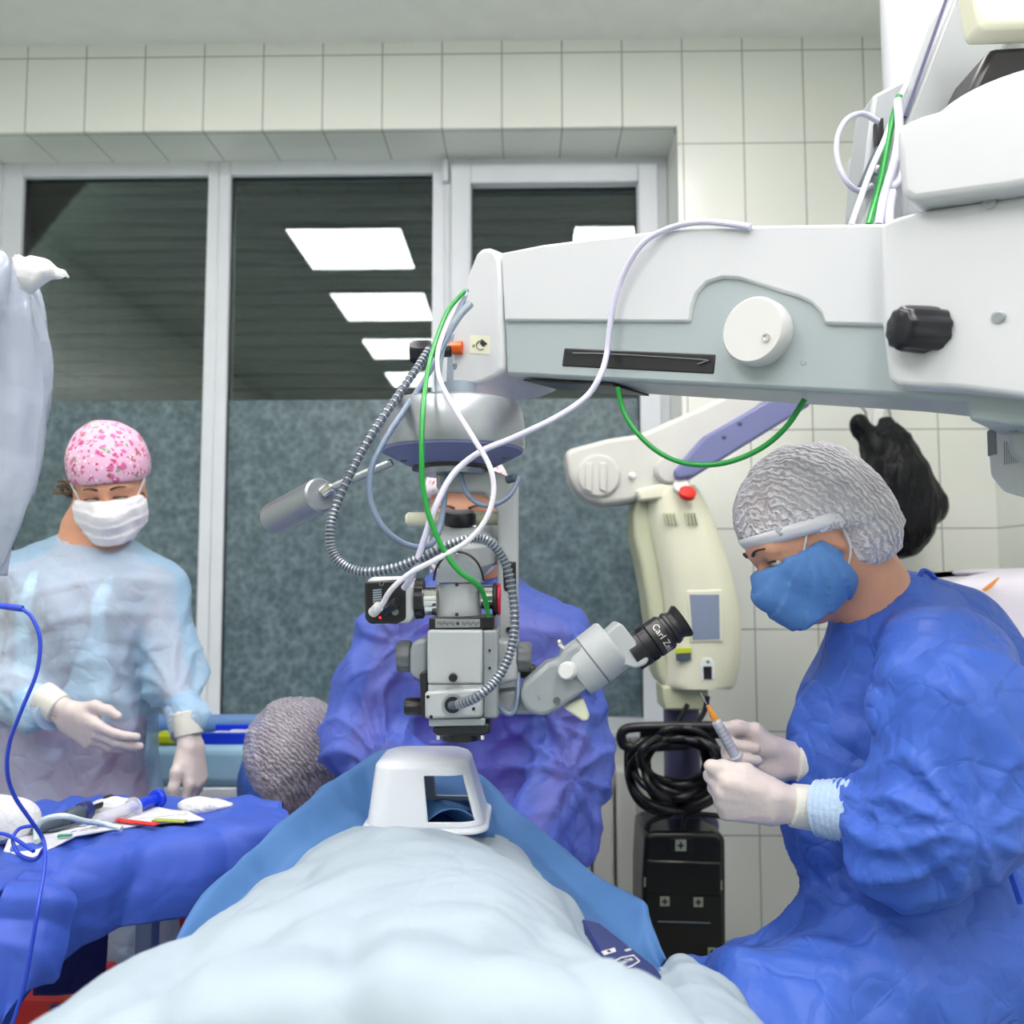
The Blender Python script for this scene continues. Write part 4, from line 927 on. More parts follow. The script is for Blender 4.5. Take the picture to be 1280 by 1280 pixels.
m = MB(); m.prism([W(1230, 737, YC-.045), W(1243, 727, YC-.045), W(1250, 722, YC-.045), (W(1240, 734, YC-.045)), (W(1233, 739, YC-.045))], (0, .01, 0)); m.obj('orange_mark', 'needle_orange', t)
m = MB(); zbm = min(v.z for v in g[-1]); m.box((W(1200, 900, YC).x, YC+.05, .0), (W(1400, 900, YC).x, YC+.38, zbm+.01)); m.obj('base', 'console_white', t, bevel=.01)
# ================================================================ COUCH AND THINGS BY THE WINDOW
YW = 2.45; zt_ = W(260, 922, YW).z; zb2 = W(260, 985, YW-.12).z; x0 = -2.0; x1 = W(420, 950, YW).x
t = thing('examination_couch', (-1.2, YW, 0), 'pale blue padded couch on a white frame below the window', 'couch')
MB().box((x0, YW-.12, zb2), (x1, YW+.16, zt_)).obj('cushion', 'light_blue_vinyl', t, bevel=.025, seg=4)
MB().box((x0, YW-.12, zb2-.035), (x1, YW+.16, zb2)).obj('frame', 'pvc', t, bevel=.004)
for xx in (x0+.04, -1.3, x1-.04):
    for yy in (YW-.09, YW+.13): MB().cyl((xx, yy, 0), (xx, yy, zb2-.035), .018).obj('leg', 'pvc', t)
m = MB(); m.cyl((W(205, 915, YW+.2).x, YW+.1, zt_+.024), (W(345, 915, YW+.2).x, YW+.1, zt_+.024), .024, n=24, bev=.004); o = m.obj('rolled_mat', 'blue_roll'); tag(o, 'blue rolled mat lying along the back of the pale blue couch', 'mat')
m = MB(); a_ = W(255, 935, YW-.05); b_ = W(322, 940, YW-.05); t2 = thing('blue_tray', (a_.lerp(b_, .5).x, YW, zt_), 'deep blue shallow tray with white packets on the couch beside the hair-netted head', 'tray')
m.box((a_.x, YW-.1, zt_), (b_.x, YW+.04, zt_+.012)); m.box((a_.x, YW-.1, zt_+.012), (b_.x, YW-.092, zt_+.03)); m.box((a_.x, YW+.032, zt_+.012), (b_.x, YW+.04, zt_+.03)); m.obj('tray_body', 'bright_blue', t2, bevel=.002)
for i in range(3):
    m = MB(); m.box((a_.x+.02+i*.045, YW-.08, zt_+.012+i*.004), (a_.x+.055+i*.045, YW-.02, zt_+.022+i*.004)); o = m.obj('paper_packet', 'paper', bevel=.002); tag(o, 'small white packet lying in the deep blue tray on the couch', 'packet', 'white packets in the blue tray')
m = MB(); a_ = W(198, 940, YW-.06); m.box((a_.x, YW-.11, zt_), (a_.x+.11, YW-.04, zt_+.028)); o = m.obj('yellow_packet', 'yellow_green', bevel=.008, seg=3); tag(o, 'bright yellow-green packet on the couch beside the standing nurse', 'packet')
# ================================================================ FRAME UNDER THE INSTRUMENT TABLE, RED BIN
# ================================================================ PEOPLE
def V(*a): return Vector(a)
class Head:
    """local axes: f forward, s subject's left, u up"""
    def __init__(s, c, f, u, k=1.0):
        s.c = Vector(c); s.f = Vector(f).normalized(); u = Vector(u); s.u = (u-s.f*u.dot(s.f)).normalized(); s.s = s.u.cross(s.f); s.k = k
        s.R = Matrix((s.f, s.s, s.u)).transposed()
    def p(s, f, sd, u): return s.c+(s.f*f+s.s*sd+s.u*u)*s.k
    def d(s, f, sd, u): return s.f*f+s.s*sd+s.u*u
    def skull(s, S):
        k = s.k; e = lambda c, r, kk=.02, op='u': S.el(s.p(*c), [x*k for x in r], s.R, kk, op)
        e((-.012, 0, .028), (.098, .077, .088)); e((.028, 0, -.03), (.062, .062, .082), .03)
        S.rc(s.p(.01, .038, -.075), s.p(.066, .012, -.108), .028*k, .02*k, .03); S.rc(s.p(.01, -.038, -.075), s.p(.066, -.012, -.108), .028*k, .02*k, .03)
        e((.07, 0, -.112), (.022, .022, .018), .02)
        e((.084, .032, -.003), (.02, .02, .016), .012, 's'); e((.084, -.032, -.003), (.02, .02, .016), .012, 's')
        S.rc(s.p(.086, .012, .018), s.p(.074, .048, .016), .009*k, .007*k, .012); S.rc(s.p(.086, -.012, .018), s.p(.074, -.048, .016), .009*k, .007*k, .012)
        S.rc(s.p(.090, 0, .008), s.p(.108, 0, -.036), .007*k, .011*k, .010)
        for g in (1, -1):
            e((.098, g*.012, -.04), (.010, .008, .008), .006); e((.0735, g*.032, -.001), (.0148, .0155, .0115), .004)
            e((.060, g*.042, -.045), (.022, .02, .02), .02)
            e((-.004, g*.080, -.012), (.020, .007, .031), .004); e((-.002, g*.088, -.010), (.010, .006, .019), .004, 's'); e((-.004, g*.079, -.046), (.009, .006, .010), .004)
        e((.090, 0, -.068), (.012, .024, .007), .008); e((.088, 0, -.078), (.012, .021, .008), .008)
    def eyes(s, par, skin):
        for g in (1, -1):
            m = MB(); c = s.p(.0735, g*.032, -.0075); r = .0122*s.k
            m.lathe([(r*math.sin(t), -r*math.cos(t)) for t in [PI*i/12 for i in range(13)]], c, s.d(1, 0, -.55), 20); ey = m.obj('eye', 'eye_white', par)
            m = MB(); q = s.d(1, 0, -.55).normalized(); m.lathe([(.0062*s.k, .0), (.0056*s.k, .0012), (.0001, .0018)], c+q*(r*.9), q, 18); m.obj('iris', 'iris', ey)
            m = MB(); m.tube([s.p(.088-abs(t)*.006, g*(.032+t*.017), .000-.003*abs(t)**2) for t in (-1, -.5, 0, .5, 1)], .0016*s.k, 6, 12); m.obj('eyelashes', 'brow', par)
            m = MB(); m.tube([s.p(.094-.012*t*t, g*(.014+t*.034), .022+.005*math.sin(t*3)) for t in (0, .3, .6, 1)], lambda t: .0032*s.k*(1-.6*t), 6, 14); m.obj('eyebrow', 'brow', par)
def body_obj(S, name, mt, par, h, fine=None, hf=None, dis=None, rel=1):
    ax, F = S.grid(h, fine, hf); me = nets(ax, F)
    if dis: displace(me, dis)
    if rel: relax(me, rel, .4)
    return link(name, me, mt, par), ax, F
def clip(ax, F, planes, k=.0):
    G = F.copy(); X, Y, Z = ax[0][:, None, None], ax[1][None, :, None], ax[2][None, None, :]
    for p, n in planes:
        n = Vector(n).normalized(); G = np.maximum(G, (X-p[0])*n.x+(Y-p[1])*n.y+(Z-p[2])*n.z)
    return G
def near(ax, pts, r):
    """distance field to a polyline minus r"""
    S = SDF()
    for a, b in zip(pts[:-1], pts[1:]): S.rc(a, b, r, r, 0)
    return S.ev(ax[0][:, None, None], ax[1][None, :, None], ax[2][None, None, :])
def hand(name, par, wrist, fwd, thumb, left, curls, tpos, scale=1.0, tcurl=.35, spread=.06, back=.062):
    """gloved hand: fwd to knuckles, thumb = direction of the thumb side"""
    f = Vector(fwd).normalized(); t = Vector(thumb); t = (t-f*t.dot(f)).normalized(); palm = f.cross(t)*(1 if left else -1); w = Vector(wrist); k = scale
    S = SDF(); P = lambda a, b, c=0: w+(f*a+t*b+palm*c)*k
    S.rc(P(-back, .010), P(.0, .012), .023*k, .021*k, .01); S.rc(P(-back, -.010), P(0, -.012), .023*k, .020*k, .01)
    kn = [(.090, .027), (.094, .006), (.089, -.014), (.080, -.032)]; ln = [(.040, .025, .020), (.045, .028, .021), (.041, .026, .020), (.032, .020, .018)]
    for (a, b), r in zip(kn, (.0125, .013, .0125, .0115)):
        S.rc(P(.01, b*.7, 0), P(a-.004, b, 0), .0165*k, r*k, .014)
    S.el(P(.045, .022, .012), (.034*k, .018*k, .016*k), Matrix((f, t, palm)).transposed(), .014); S.el(P(.05, -.022, .010), (.036*k, .014*k, .014*k), Matrix((f, t, palm)).transposed(), .014)
    for i in range(4):
        a, b = kn[i]; p = P(a, b); sp = (b-.0)*spread/.03; d = (f+t*sp).normalized(); r = [.0105, .0108, .0102, .0092][i]*k
        axis = d.cross(palm).normalized(); ang = 0
        for j in range(3):
            ang += curls[i][j]; dd = d*math.cos(ang)+palm*math.sin(ang); q = p+dd*ln[i][j]*k
            S.rc(p, q, r*(1-.06*j), r*(1-.06*(j+1)), .004 if j else .008); p = q
    # thumb: three bones along given local directions
    p = P(.022, .024, .008)
    for (df, dt, dp), L, r0_, r1_ in zip(tpos, (.040, .033, .026), (.0155, .0125, .0112), (.0128, .0112, .0095)):
        q = p+(f*df+t*dt+palm*dp).normalized()*L*k; S.rc(p, q, r0_*k, r1_*k, .008); p = q
    ax, F = S.grid(.0028); me = nets(ax, F); displace(me, lambda p, n: .0006*folds(p, (1, 1, 1), 60, 3)); relax(me, 1, .4)
    g = link(name, me, 'glove', par)
    m = MB(); c0 = P(-.056, 0); rr = [(.034, -.022), (.0375, -.020), (.0375, 0), (.0370, .018), (.036, .032), (.033, .034)]
    m.lathe([(r*k, h*k) for r, h in rr], c0, f, 36, sx=1.0, sy=.86, u=t); m.obj('glove_cuff', 'glove_cuff', g)
    return g
def cuffs(par, elbow, wrist, r0, r1, mt='knit', a=.80, b=1.0):
    e, w = Vector(elbow), Vector(wrist); m = MB(); m.tube([e.lerp(w, a), e.lerp(w, (a+b)/2), e.lerp(w, b)], lambda t: r0+(r1-r0)*t+.0012*math.sin(t*40), 28, 24); return m.obj('knit_cuff', mt, par, ang=80)
def shoes(par, pts):
    for p in pts:
        S = SDF(); p = Vector(p); S.rc(p+V(0, .03, .04), p+V(0, -.12, .028), .042, .034, .02).hs((0, 0, .001), (0, 0, -1)); o, _, _ = body_obj(S, 'shoe', 'shoe', par, .008)

# ------------------------------------------------------------ SEATED WOMAN, RIGHT (profile, faces left)
PR = thing('person', (W(1180, 1250, 1.28).x, 1.28, 0), 'seated person in royal blue gown, white hair net and blue mask, holding a syringe', 'person')
YH = 1.25
fh = V(-1, -.10, -.85); hd = Head(W(1001, 662, YH), fh, (-.84, 0, 1), .86)
j = dict(neck=W(1085, 752, 1.27), c7=W(1122, 772, 1.28), chest=W(1132, 895, 1.30), waist=W(1160, 1040, 1.32), pelvis=W(1190, 1180, 1.32),
 s1=W(1178, 838, 1.14), s2=W(1120, 830, 1.42), e1=W(1190, 1025, 1.05), w1=W(1022, 1008, 1.14), e2=W(1120, 1000, 1.46), w2=W(1010, 962, 1.28))
S = SDF(); hd.skull(S)
S.rc(hd.p(-.035, 0, -.05), j['neck'], .050, .052, .03).rc(hd.p(-.05, 0, -.05), W(1105, 755, 1.28), .042, .046, .03).rc(j['neck'], j['c7']+V(0, 0, -.01), .048, .046, .03)
S.rc(j['c7']+V(0, 0, -.03), j['chest'], .05, .11, .05).chain([j['chest'], j['waist'], j['pelvis']], [.115, .11, .13], .05)
for a, b, c in ((j['s1'], j['e1'], j['w1']), (j['s2'], j['e2'], j['w2'])):
    S.rc(j['c7']+V(0, 0, -.04), a, .036, .045, .04).chain([a, b, c], [.044, .036, .017], .02)
hipn = W(1195, 1205, 1.20); hipf = W(1190, 1200, 1.42); kn1 = W(960, 1290, 1.12); kn2 = W(945, 1255, 1.36)
an1 = V(kn1.x+.08, kn1.y, .10); an2 = V(kn2.x+.1, kn2.y+.02, .10)
for a, b, c in ((hipn, kn1, an1), (hipf, kn2, an2)):
    S.chain([a, b, c], [.08, .056, .038], .03)
ob_, ax, F = body_obj(S, 'body', 'skin_light', PR, .0095, hd.p(0, 0, -.14).z, .0036)
hd.eyes(PR, 'skin_light')
# gown
G = SDF()
G.rc(j['c7']+V(.01, 0, -.020), j['chest'], .072, .122, .05).rc(j['neck']+V(.0, 0, -.05), j['chest']+V(-.01, 0, .02), .062, .118, .05).rc(j['c7']+V(.04, 0, -.06), j['chest']+V(.07, 0, -.02), .09, .13, .05)
G.chain([j['chest'], j['waist']+V(-.02, 0, 0), j['pelvis']], [.14, .15, .17], .06).rc(j['chest']+V(.08, 0, 0), j['pelvis']+V(.05, 0, 0), .13, .17, .06)
G.rc(W(1128, 770, 1.28), W(1178, 800, 1.28), .058, .085, .04).rc(j['c7']+V(.02, -.02, -.06), j['s1'], .065, .072, .05).rc(j['c7']+V(0, .02, -.06), j['s2'], .065, .065, .05)
G.rc(j['s1'], W(1185, 900, 1.07), .078, .088, .04).rc(W(1185, 900, 1.07), W(1200, 1000, 1.05), .088, .082, .04).rc(W(1200, 1000, 1.05), W(1150, 1030, 1.06), .080, .072, .05).rc(W(1150, 1030, 1.06), W(1072, 1018, 1.12), .066, .042, .03)
G.rc(W(1190, 1030, 1.045), W(1135, 1052, 1.055), .05, .05, .05)
G.rc(j['s2'], j['e2'], .078, .07, .04).rc(j['e2'], j['w2']+V(.06, .02, 0), .07, .05, .04)
G.rc(W(1040, 920, 1.28), W(1040, 1040, 1.28), .05, .055, .08)
for a, b, c in ((hipn, kn1, an1), (hipf, kn2, an2)):
    G.rc(a, b, .120, .078, .07).rc(b, V(b.x+.05, b.y, .35), .078, .10, .05)
G.rc(W(1070, 1180, 1.25), W(955, 1240, 1.24), .075, .06, .06).rc(W(920, 1222, 1.3), W(872, 1212, 1.3), .040, .014, .05)
G.rc(j['pelvis'], V(j['pelvis'].x+.05, j['pelvis'].y, .42), .18, .2, .08)
ax, F = G.grid(.0058)
F = np.maximum(F, -near(ax, [hd.p(-.03, 0, -.08), j['neck']+V(-.004, 0, .006)], .056))
me = nets(ax, F)
arm_pts = np.array([W(1185, 830, 1.1), W(1190, 900, 1.07), W(1205, 1000, 1.04), W(1150, 1030, 1.05), W(1050, 1020, 1.08)])
wj = np.array(W(1062, 1022, 1.06)); el = np.array(W(1180, 1025, 1.0)); kn = np.array(W(1015, 1115, 1.25)); sh = np.array(W(1150, 790, 1.05))
def radial(p, c, seed, n=9, R=.16, amp=.012):
    """creases radiating from a gathered point"""
    d = p-c; r = np.sqrt((d**2).sum(1)); th = np.arctan2(d[:, 2], d[:, 0]+.35*d[:, 1]); nz = vn(p*14, seed)
    w = 1-np.abs(np.sin(th*n*.5+nz*1.6+seed)); return amp*(w**1.5-.4)*np.exp(-(r/R)**2)*np.clip(r/.03, 0, 1)
def dis_r(p, n):
    z = p[:, 2]; d = .006*folds(p, (1, 1, .45), 5, 21, .8)+.011*crease(p, 6, 21, 7, .45, (1, 1, .6))+.005*crease(p, 13, 5, 7, .6)-.004
    d += radial(p, wj, 3, 8, .11, .010)+radial(p, el, 5, 10, .14, .013)+radial(p, kn, 8, 9, .2, .010)+radial(p, sh, 2, 9, .22, .010)
    top = np.clip((z-float(j['neck'].z)+.09)/.08, 0, 1); return d*(1-.75*top)
displace(me, dis_r); relax(me, 2, .3); gw = link('gown', me, 'gown_royal', PR)
# neck binding, ties
m = MB(); pts = []
nc = j['neck']+V(-.006, 0, -.022)
# tie loop at the nape and waist tie
m.tube(WS([(1152, 735, 1.26), (1150, 722, 1.25), (1154, 713, 1.25), (1166, 720, 1.25), (1178, 738, 1.27)]), .0035, 6, 24); m.obj('neck_tie', 'inner_strap', PR)
m = MB(); m.tube(WS([(1215, 1000, 1.02), (1240, 1015, 1.12), (1258, 1045, 1.13), (1262, 1080, 1.12), (1278, 1130, 1.1)]), .006, 6, 24); m.tube(WS([(1245, 980, 1.14), (1262, 1010, 1.12), (1262, 1045, 1.12), (1250, 1085, 1.12)]), .005, 6, 24); m.obj('waist_tie', 'inner_strap', PR)
# scrubs under the gown (show through faintly)
# hair + net
S = SDF(); S.el(hd.p(-.026, 0, .020), (.088, .073, .080), hd.R).el(hd.p(-.066, 0, -.056), (.046, .05, .046), hd.R, .04); S.hs(hd.p(.07, 0, .04), hd.d(.6, 0, -1))
ax2, F2 = S.grid(.005); F2 = np.minimum(F2, clip(ax2, near(ax2, [hd.p(-.066, 0, -.05), hd.p(-.066, 0, -.06)], .046), [(hd.p(-.030, 0, 0), hd.d(1, 0, 0))])); me = nets(ax2, F2); displace(me, lambda p, n: .002*folds(p, (1, 1, .3), 60, 1)); link('hair', me, 'hair', PR)
S = SDF(); S.el(hd.p(-.028, 0, .018), (.102, .084, .092), hd.R, .02).el(hd.p(-.070, 0, -.052), (.058, .066, .060), hd.R, .05)
S.hs(hd.p(.096, 0, .046), hd.d(.62, 0, -1), k=.01)
ax2, F2 = S.grid(.0042)
F2 = np.minimum(F2, clip(ax2, near(ax2, [hd.p(-.066, -.02, -.056), hd.p(-.066, .02, -.056)], .058), [(hd.p(-.020, 0, 0), hd.d(1, 0, .1))]))
F2 = np.minimum(F2, clip(ax2, near(ax2, [W(1062, 660, 1.22), W(1096, 682, 1.26)], .026), [(hd.p(-.020, 0, 0), hd.d(1, 0, .1))]))
me = nets(ax2, F2); displace(me, lambda p, n: .0045*folds(p, (1, 1, 1), 22, 6, 1.0)+.0018*folds(p, (1, 1, 1), 60, 9)); relax(me, 1, .3); cap_r = link('hair_net', me, 'hair_net', PR)
# elastic band: brow -> ear -> nape
m = MB(); bp_ = []
for a in range(0, 181, 10):
    t = math.radians(a); f_ = .0975*math.cos(t)-.022; s_ = .083*math.sin(t); u_ = .034-.085*(1-math.cos(t))*.5-.0; bp_.append((f_, s_, u_))
full = [hd.p(f_, -s_, u_) for f_, s_, u_ in bp_]+[hd.p(f_, s_, u_) for f_, s_, u_ in bp_[::-1][1:-1]]
n = len(full); g = []
cen = sum(full, Vector())/n
for w_, o_ in ((-.010, .006), (-.004, .012), (.004, .013), (.011, .012)):
    g.append([p+(p-cen).normalized()*(o_+.0010*(i % 2))+hd.u*w_ for i, p in enumerate(cat_pts(full+[full[0]], 150)[:-1])])
m.grid(g, True); m.obj('elastic_band', 'mask_white', cap_r, solid=.0012, ang=80)
# mask
def mask(hd, par, mt, pleats, lo=-.125, up=.012, back=.030, bulge=1.0):
    S = SDF(); e = lambda c, r, k=.03: S.el(hd.p(*c), [x*hd.k for x in r], hd.R, k)
    e((.034, 0, -.048), (.064, .080, .068)); e((.045, .03, -.035), (.04, .04, .035)); e((.045, -.03, -.035), (.04, .04, .035)); S.rc(hd.p(.02, .034, -.075), hd.p(.072, .008, -.108), .031, .026, .04); S.rc(hd.p(.02, -.034, -.075), hd.p(.072, -.008, -.108), .031, .026, .04)
    S.rc(hd.p(.088, 0, -.015), hd.p(.104, 0, -.042), .014, .017, .04); S.rc(hd.p(.102, 0, -.05), hd.p(.090, 0, -.095), .018, .02, .04)
    S.hs(hd.p(.095, 0, -.008), hd.d(-.15, 0, 1)); S.hs(hd.p(back, 0, 0), hd.d(-1, 0, 0.12)); S.hs(hd.p(0, 0, lo), hd.d(.1, 0, -1))
    ax, F = S.grid(.0035); me = nets(ax, F)
    C0 = np.array(hd.c); fu = np.array(hd.u); fs = np.array(hd.s); ff = np.array(hd.f)
    def dd(p, n):
        q = p-C0; u = q@fu; f = q@ff; s = np.abs(q@fs)
        if pleats == 'fan':      # pleats gathered towards the ear
            th = np.arctan2(u-.004, f-.020); return .0052*((th*3.3) % 1.0)*np.clip(np.hypot(u, f-.02)*25, 0, 1)-.001+.0008*vn(p*90, 3)
        return .0028*((u*38) % 1.0)*np.clip(f*20, 0, 1)+.0015*vn(p*50, 3)
    displace(me, dd); relax(me, 1, .25); return link('mask', me, mt, par)
mk_ = mask(hd, PR, 'mask_blue', 'fan', back=.014, lo=-.126)
for g_ in (1, -1):
    m = MB(); m.tube([hd.p(.044, g_*.066, -.018), hd.p(.022, g_*.078, .004), hd.p(.0, g_*.084, .022)], .0014, 6, 16); m.tube([hd.p(.016, g_*.066, -.085), hd.p(-.012, g_*.078, -.06), hd.p(-.026, g_*.084, -.02)], .0014, 6, 16); m.obj('ear_loop', 'mask_white', mk_)
# hands
hand('glove', PR, W(972, 1004, 1.155), (-1, -.02, .14), (.12, -.35, .9), True, [(1.15, 1.45, .9), (1.3, 1.5, .9), (1.4, 1.5, .9), (1.45, 1.5, .9)], [(.75, .35, .15), (1, -.05, .15), (.9, -.2, .35)], .78)
hand('glove', PR, W(978, 950, 1.27), (-1, 0, .10), (.18, -.05, 1), False, [(1.25, 1.5, .5), (1.35, 1.45, .5), (1.4, 1.45, .5), (1.45, 1.4, .5)], [(.75, .55, .15), (1, .16, .2), (1, -.05, .2)], .82)
cuffs(PR, j['e1'], W(1022, 1010, 1.145), .040, .034, 'knit', .70, 1.0)
cuffs(PR, j['e2'], W(1022, 974, 1.285), .04, .034, 'knit', .6, 1.0)
shoes(PR, [(an1.x-.02, an1.y, 0), (an2.x-.02, an2.y, 0)])
# syringe held in the far hand (its own thing)
a_, b_ = W(895, 901, 1.215), W(922, 950, 1.225); d = (b_-a_).normalized()
SY = thing('syringe', a_, 'small clear syringe with orange needle hub in the seated woman\'s gloved hands', 'syringe')
m = MB(); m.lathe([(.0035, -.003), (.0072, .001), (.0072, .055), (.0105, .056), (.0105, .058), (.0005, .058)], a_, d, 24); m.obj('barrel', 'clear_barrel', SY)
m = MB(); m.cyl(a_+d*.004, a_+d*.07, .0045, n=16); m.cyl(a_+d*.07, a_+d*.073, .009, n=16); m.obj('plunger', 'paper', SY)
m = MB(); m.lathe([(.0025, -.024), (.0035, -.012), (.0048, -.010), (.0045, 0), (.0005, 0)], a_, d, 18); m.obj('needle_hub', 'needle_orange', SY)
m = MB(); m.cyl(a_-d*.045, a_-d*.022, .0007, n=8); m.obj('needle', 'chrome', SY)
m = MB()
for i in range(6): m.lathe([(.0074, .010+i*.006), (.0074, .0104+i*.006)], a_, d, 24)
m.obj('scale_marks', 'slate', SY)
# stool
t = thing('stool', (j['pelvis'].x+.03, 1.32, 0), 'round operating stool under the seated woman in the royal blue gown', 'stool')
zst = j['pelvis'].z-.20
m = MB(); m.cyl((j['pelvis'].x+.03, 1.32, zst-.07), (j['pelvis'].x+.03, 1.32, zst), .18, n=40, bev=.015); m.obj('seat', 'stool', t)
m = MB(); m.cyl((j['pelvis'].x+.03, 1.32, .06), (j['pelvis'].x+.03, 1.32, zst-.07), .03); m.obj('column', 'chrome', t)
m = MB()
for k in range(5):
    a = 2*PI*k/5; m.tube([V(j['pelvis'].x+.03, 1.32, .08), V(j['pelvis'].x+.03+.26*math.cos(a), 1.32+.26*math.sin(a), .06)], .016, 8); m.sphere((j['pelvis'].x+.03+.26*math.cos(a), 1.32+.26*math.sin(a), .03), .03, 12)
m.obj('star_base', 'stool', t)

# ------------------------------------------------------------ STANDING NURSE, LEFT
YN = 1.95; N_ = lambda x, y, d=0: W(x, y, YN+d)
PN = thing('person', (N_(110, 900).x, YN, 0), 'standing person in pale blue gown, pink floral cap and white mask beside the instrument table', 'person')
hd = Head(N_(137, 608, .01), (.36, -1, -.48), (.02, -.42, 1), .90)
nj = dict(neck=N_(118, 665, .05), chest=N_(105, 770, .04), waist=N_(95, 900, .05), hip=N_(92, 1030, .06), s1=N_(22, 733, .04), s2=N_(190, 735, .06), e1=N_(0, 855, -.06), w1=N_(74, 893, -.20), e2=N_(216, 848, .0), w2=N_(238, 928, -.10))
S = SDF(); hd.skull(S); S.rc(hd.p(-.03, 0, -.06), nj['neck'], .052, .058, .03).rc(nj['neck'], nj['chest'], .06, .12, .05)
S.chain([nj['chest'], nj['waist'], nj['hip']], [.125, .115, .14], .05)
for a, b, c in ((nj['s1'], nj['e1'], nj['w1']), (nj['s2'], nj['e2'], nj['w2'])): S.rc(nj['neck']+V(0, 0, -.07), a, .05, .05, .04).chain([a, b, c], [.044, .036, .017], .02)
for sx in (-.09, .09):
    h0 = nj['hip']+V(sx, 0, -.03); S.chain([h0, V(h0.x, YN+.04, .5), V(h0.x, YN+.05, .09)], [.085, .06, .04], .03)
body_obj(S, 'body', 'skin', PN, .0105, hd.p(0, 0, -.13).z, .0045); hd.eyes(PN, 'skin')
G = SDF(); G.rc(nj['neck']+V(0, .0, -.06), nj['chest'], .075, .135, .06).rc(nj['s1'], nj['s2'], .06, .06, .07)
G.rc(nj['neck']+V(-.02, 0, -.05), nj['s1'], .055, .068, .04).rc(nj['neck']+V(.02, 0, -.05), nj['s2'], .055, .068, .04)
G.chain([nj['chest']+V(-.05, 0, 0), nj['waist']+V(-.05, 0, 0), nj['hip']+V(-.06, 0, 0)], [.145, .14, .16], .06).chain([nj['chest']+V(.04, 0, 0), nj['waist']+V(.03, 0, 0), nj['hip']+V(.03, 0, 0)], [.14, .135, .16], .06)
G.rc(nj['s1'], nj['e1'], .070, .070, .02).rc(nj['e1'], nj['w1']+V(-.055, .03, -.0), .070, .038, .02)
G.rc(nj['s2'], nj['e2'], .068, .062, .02).rc(nj['e2'], nj['w2']+V(-.004, .01, .055), .062, .036, .02)
G.rc(nj['hip']+V(-.06, 0, 0), V(nj['hip'].x-.07, YN+.06, .45), .16, .19, .05).rc(nj['hip']+V(.03, 0, 0), V(nj['hip'].x+.05, YN+.06, .45), .16, .19, .05)
ax, F = G.grid(.0072)
F = np.maximum(F, -near(ax, [hd.p(-.02, 0, -.08), nj['neck']+V(.004, -.012, -.012)], .066)); me = nets(ax, F)
e1_, e2_, s2_ = (np.array(nj[k]) for k in ('e1', 'e2', 's2'))
def dis_n(p, n):
    d = .006*folds(p, (1, 1, .4), 5, 51, .8)+.012*crease(p, 6, 51, 7, .4, (1, 1, .5))+.005*crease(p, 12, 15, 6)-.004
    d += radial(p, e1_, 3, 10, .13, .014)+radial(p, e2_+np.array([0, 0, -.02]), 5, 10, .12, .012)
    top = np.clip((p[:, 2]-float(nj['neck'].z)+.10)/.08, 0, 1); return d*(1-.8*top)
displace(me, dis_n); link('gown', me, 'gown_light', PN)
# T-shirt and maroon trousers inside, from the same form, a little smaller
zt = N_(90, 905).z
Fi = F+.030
me = nets(ax, clip(ax, Fi, [(V(0, 0, zt+.0), (0, 0, -1)), (nj['neck']+V(0, 0, -.075), (0, -.2, 1)), (nj['s1']+V(.06, 0, 0), (-1, 0, 0)), (nj['s2']+V(-.05, 0, 0), (1, 0, 0))])); link('undershirt', me, 'tee_white', PN)
me = nets(ax, clip(ax, Fi, [(V(0, 0, zt-.002), (0, 0, 1)), (nj['w1']+V(-.02, 0, 0), (-.2, -1, -.5))])); link('trousers', me, 'scrub_maroon', PN)
# cap
S = SDF(); S.el(hd.p(-.016, 0, .048), (.102, .083, .098), hd.R, .02).el(hd.p(-.05, 0, .05), (.084, .079, .086), hd.R, .03); S.hs(hd.p(.085, 0, .034), hd.d(.18, 0, -1), k=.006)
body_obj(S, 'cap', 'cap_floral', PN, .0045, dis=lambda p, n: .003*folds(p, (1, 1, 1), 14, 7))
m = MB(); random.seed(3)
for i in range(26):
    b0 = hd.p(-.05-random.random()*.04, -.06-random.random()*.025, .0+random.random()*.03); m.tube([b0, b0+V(-.02, .01, -.02-random.random()*.03), b0+V(-.03-random.random()*.03, .01, -.02-random.random()*.02)], .0035, 5, 8)
m.obj('hair', 'hair_brown', PN)
mk_ = mask(hd, PN, 'mask_white', 'flat', back=.032)
for g_ in (1, -1):
    m = MB(); m.tube([hd.p(.045, g_*.064, -.02), hd.p(.01, g_*.084, .02), hd.p(-.01, g_*.09, .06)], .0022, 6, 16); m.tube([hd.p(.035, g_*.06, -.09), hd.p(-.0, g_*.075, -.1), hd.p(-.04, g_*.07, -.08)], .0022, 6, 16); m.obj('mask_tie', 'mask_white', mk_)
hand('glove', PN, nj['w1']+V(.015, 0, 0), (.82, -.18, -.48), (.35, -.35, .8), False, [(.2, .35, .2), (.25, .35, .2), (.3, .4, .25), (.35, .4, .25)], [(.75, .65, .2), (1, .2, .2), (1, .0, .15)], .88)
hand('glove', PN, nj['w2']+V(.0, 0, -.005), (.22, -.12, -1), (-.2, -1, .0), True, [(.45, .5, .3), (.5, .6, .3), (.55, .6, .3), (.6, .6, .3)], [(.8, .5, .2), (1, .15, .3), (1, .0, .25)], .88)
cuffs(PN, nj['e1'], nj['w1']+V(-.005, 0, 0), .037, .034, 'knit', .55, .95); cuffs(PN, nj['e2'], nj['w2'], .036, .034, 'knit', .4, .85)
shoes(PN, [(nj['hip'].x-.09, YN+.05, 0), (nj['hip'].x+.09, YN+.05, 0)])

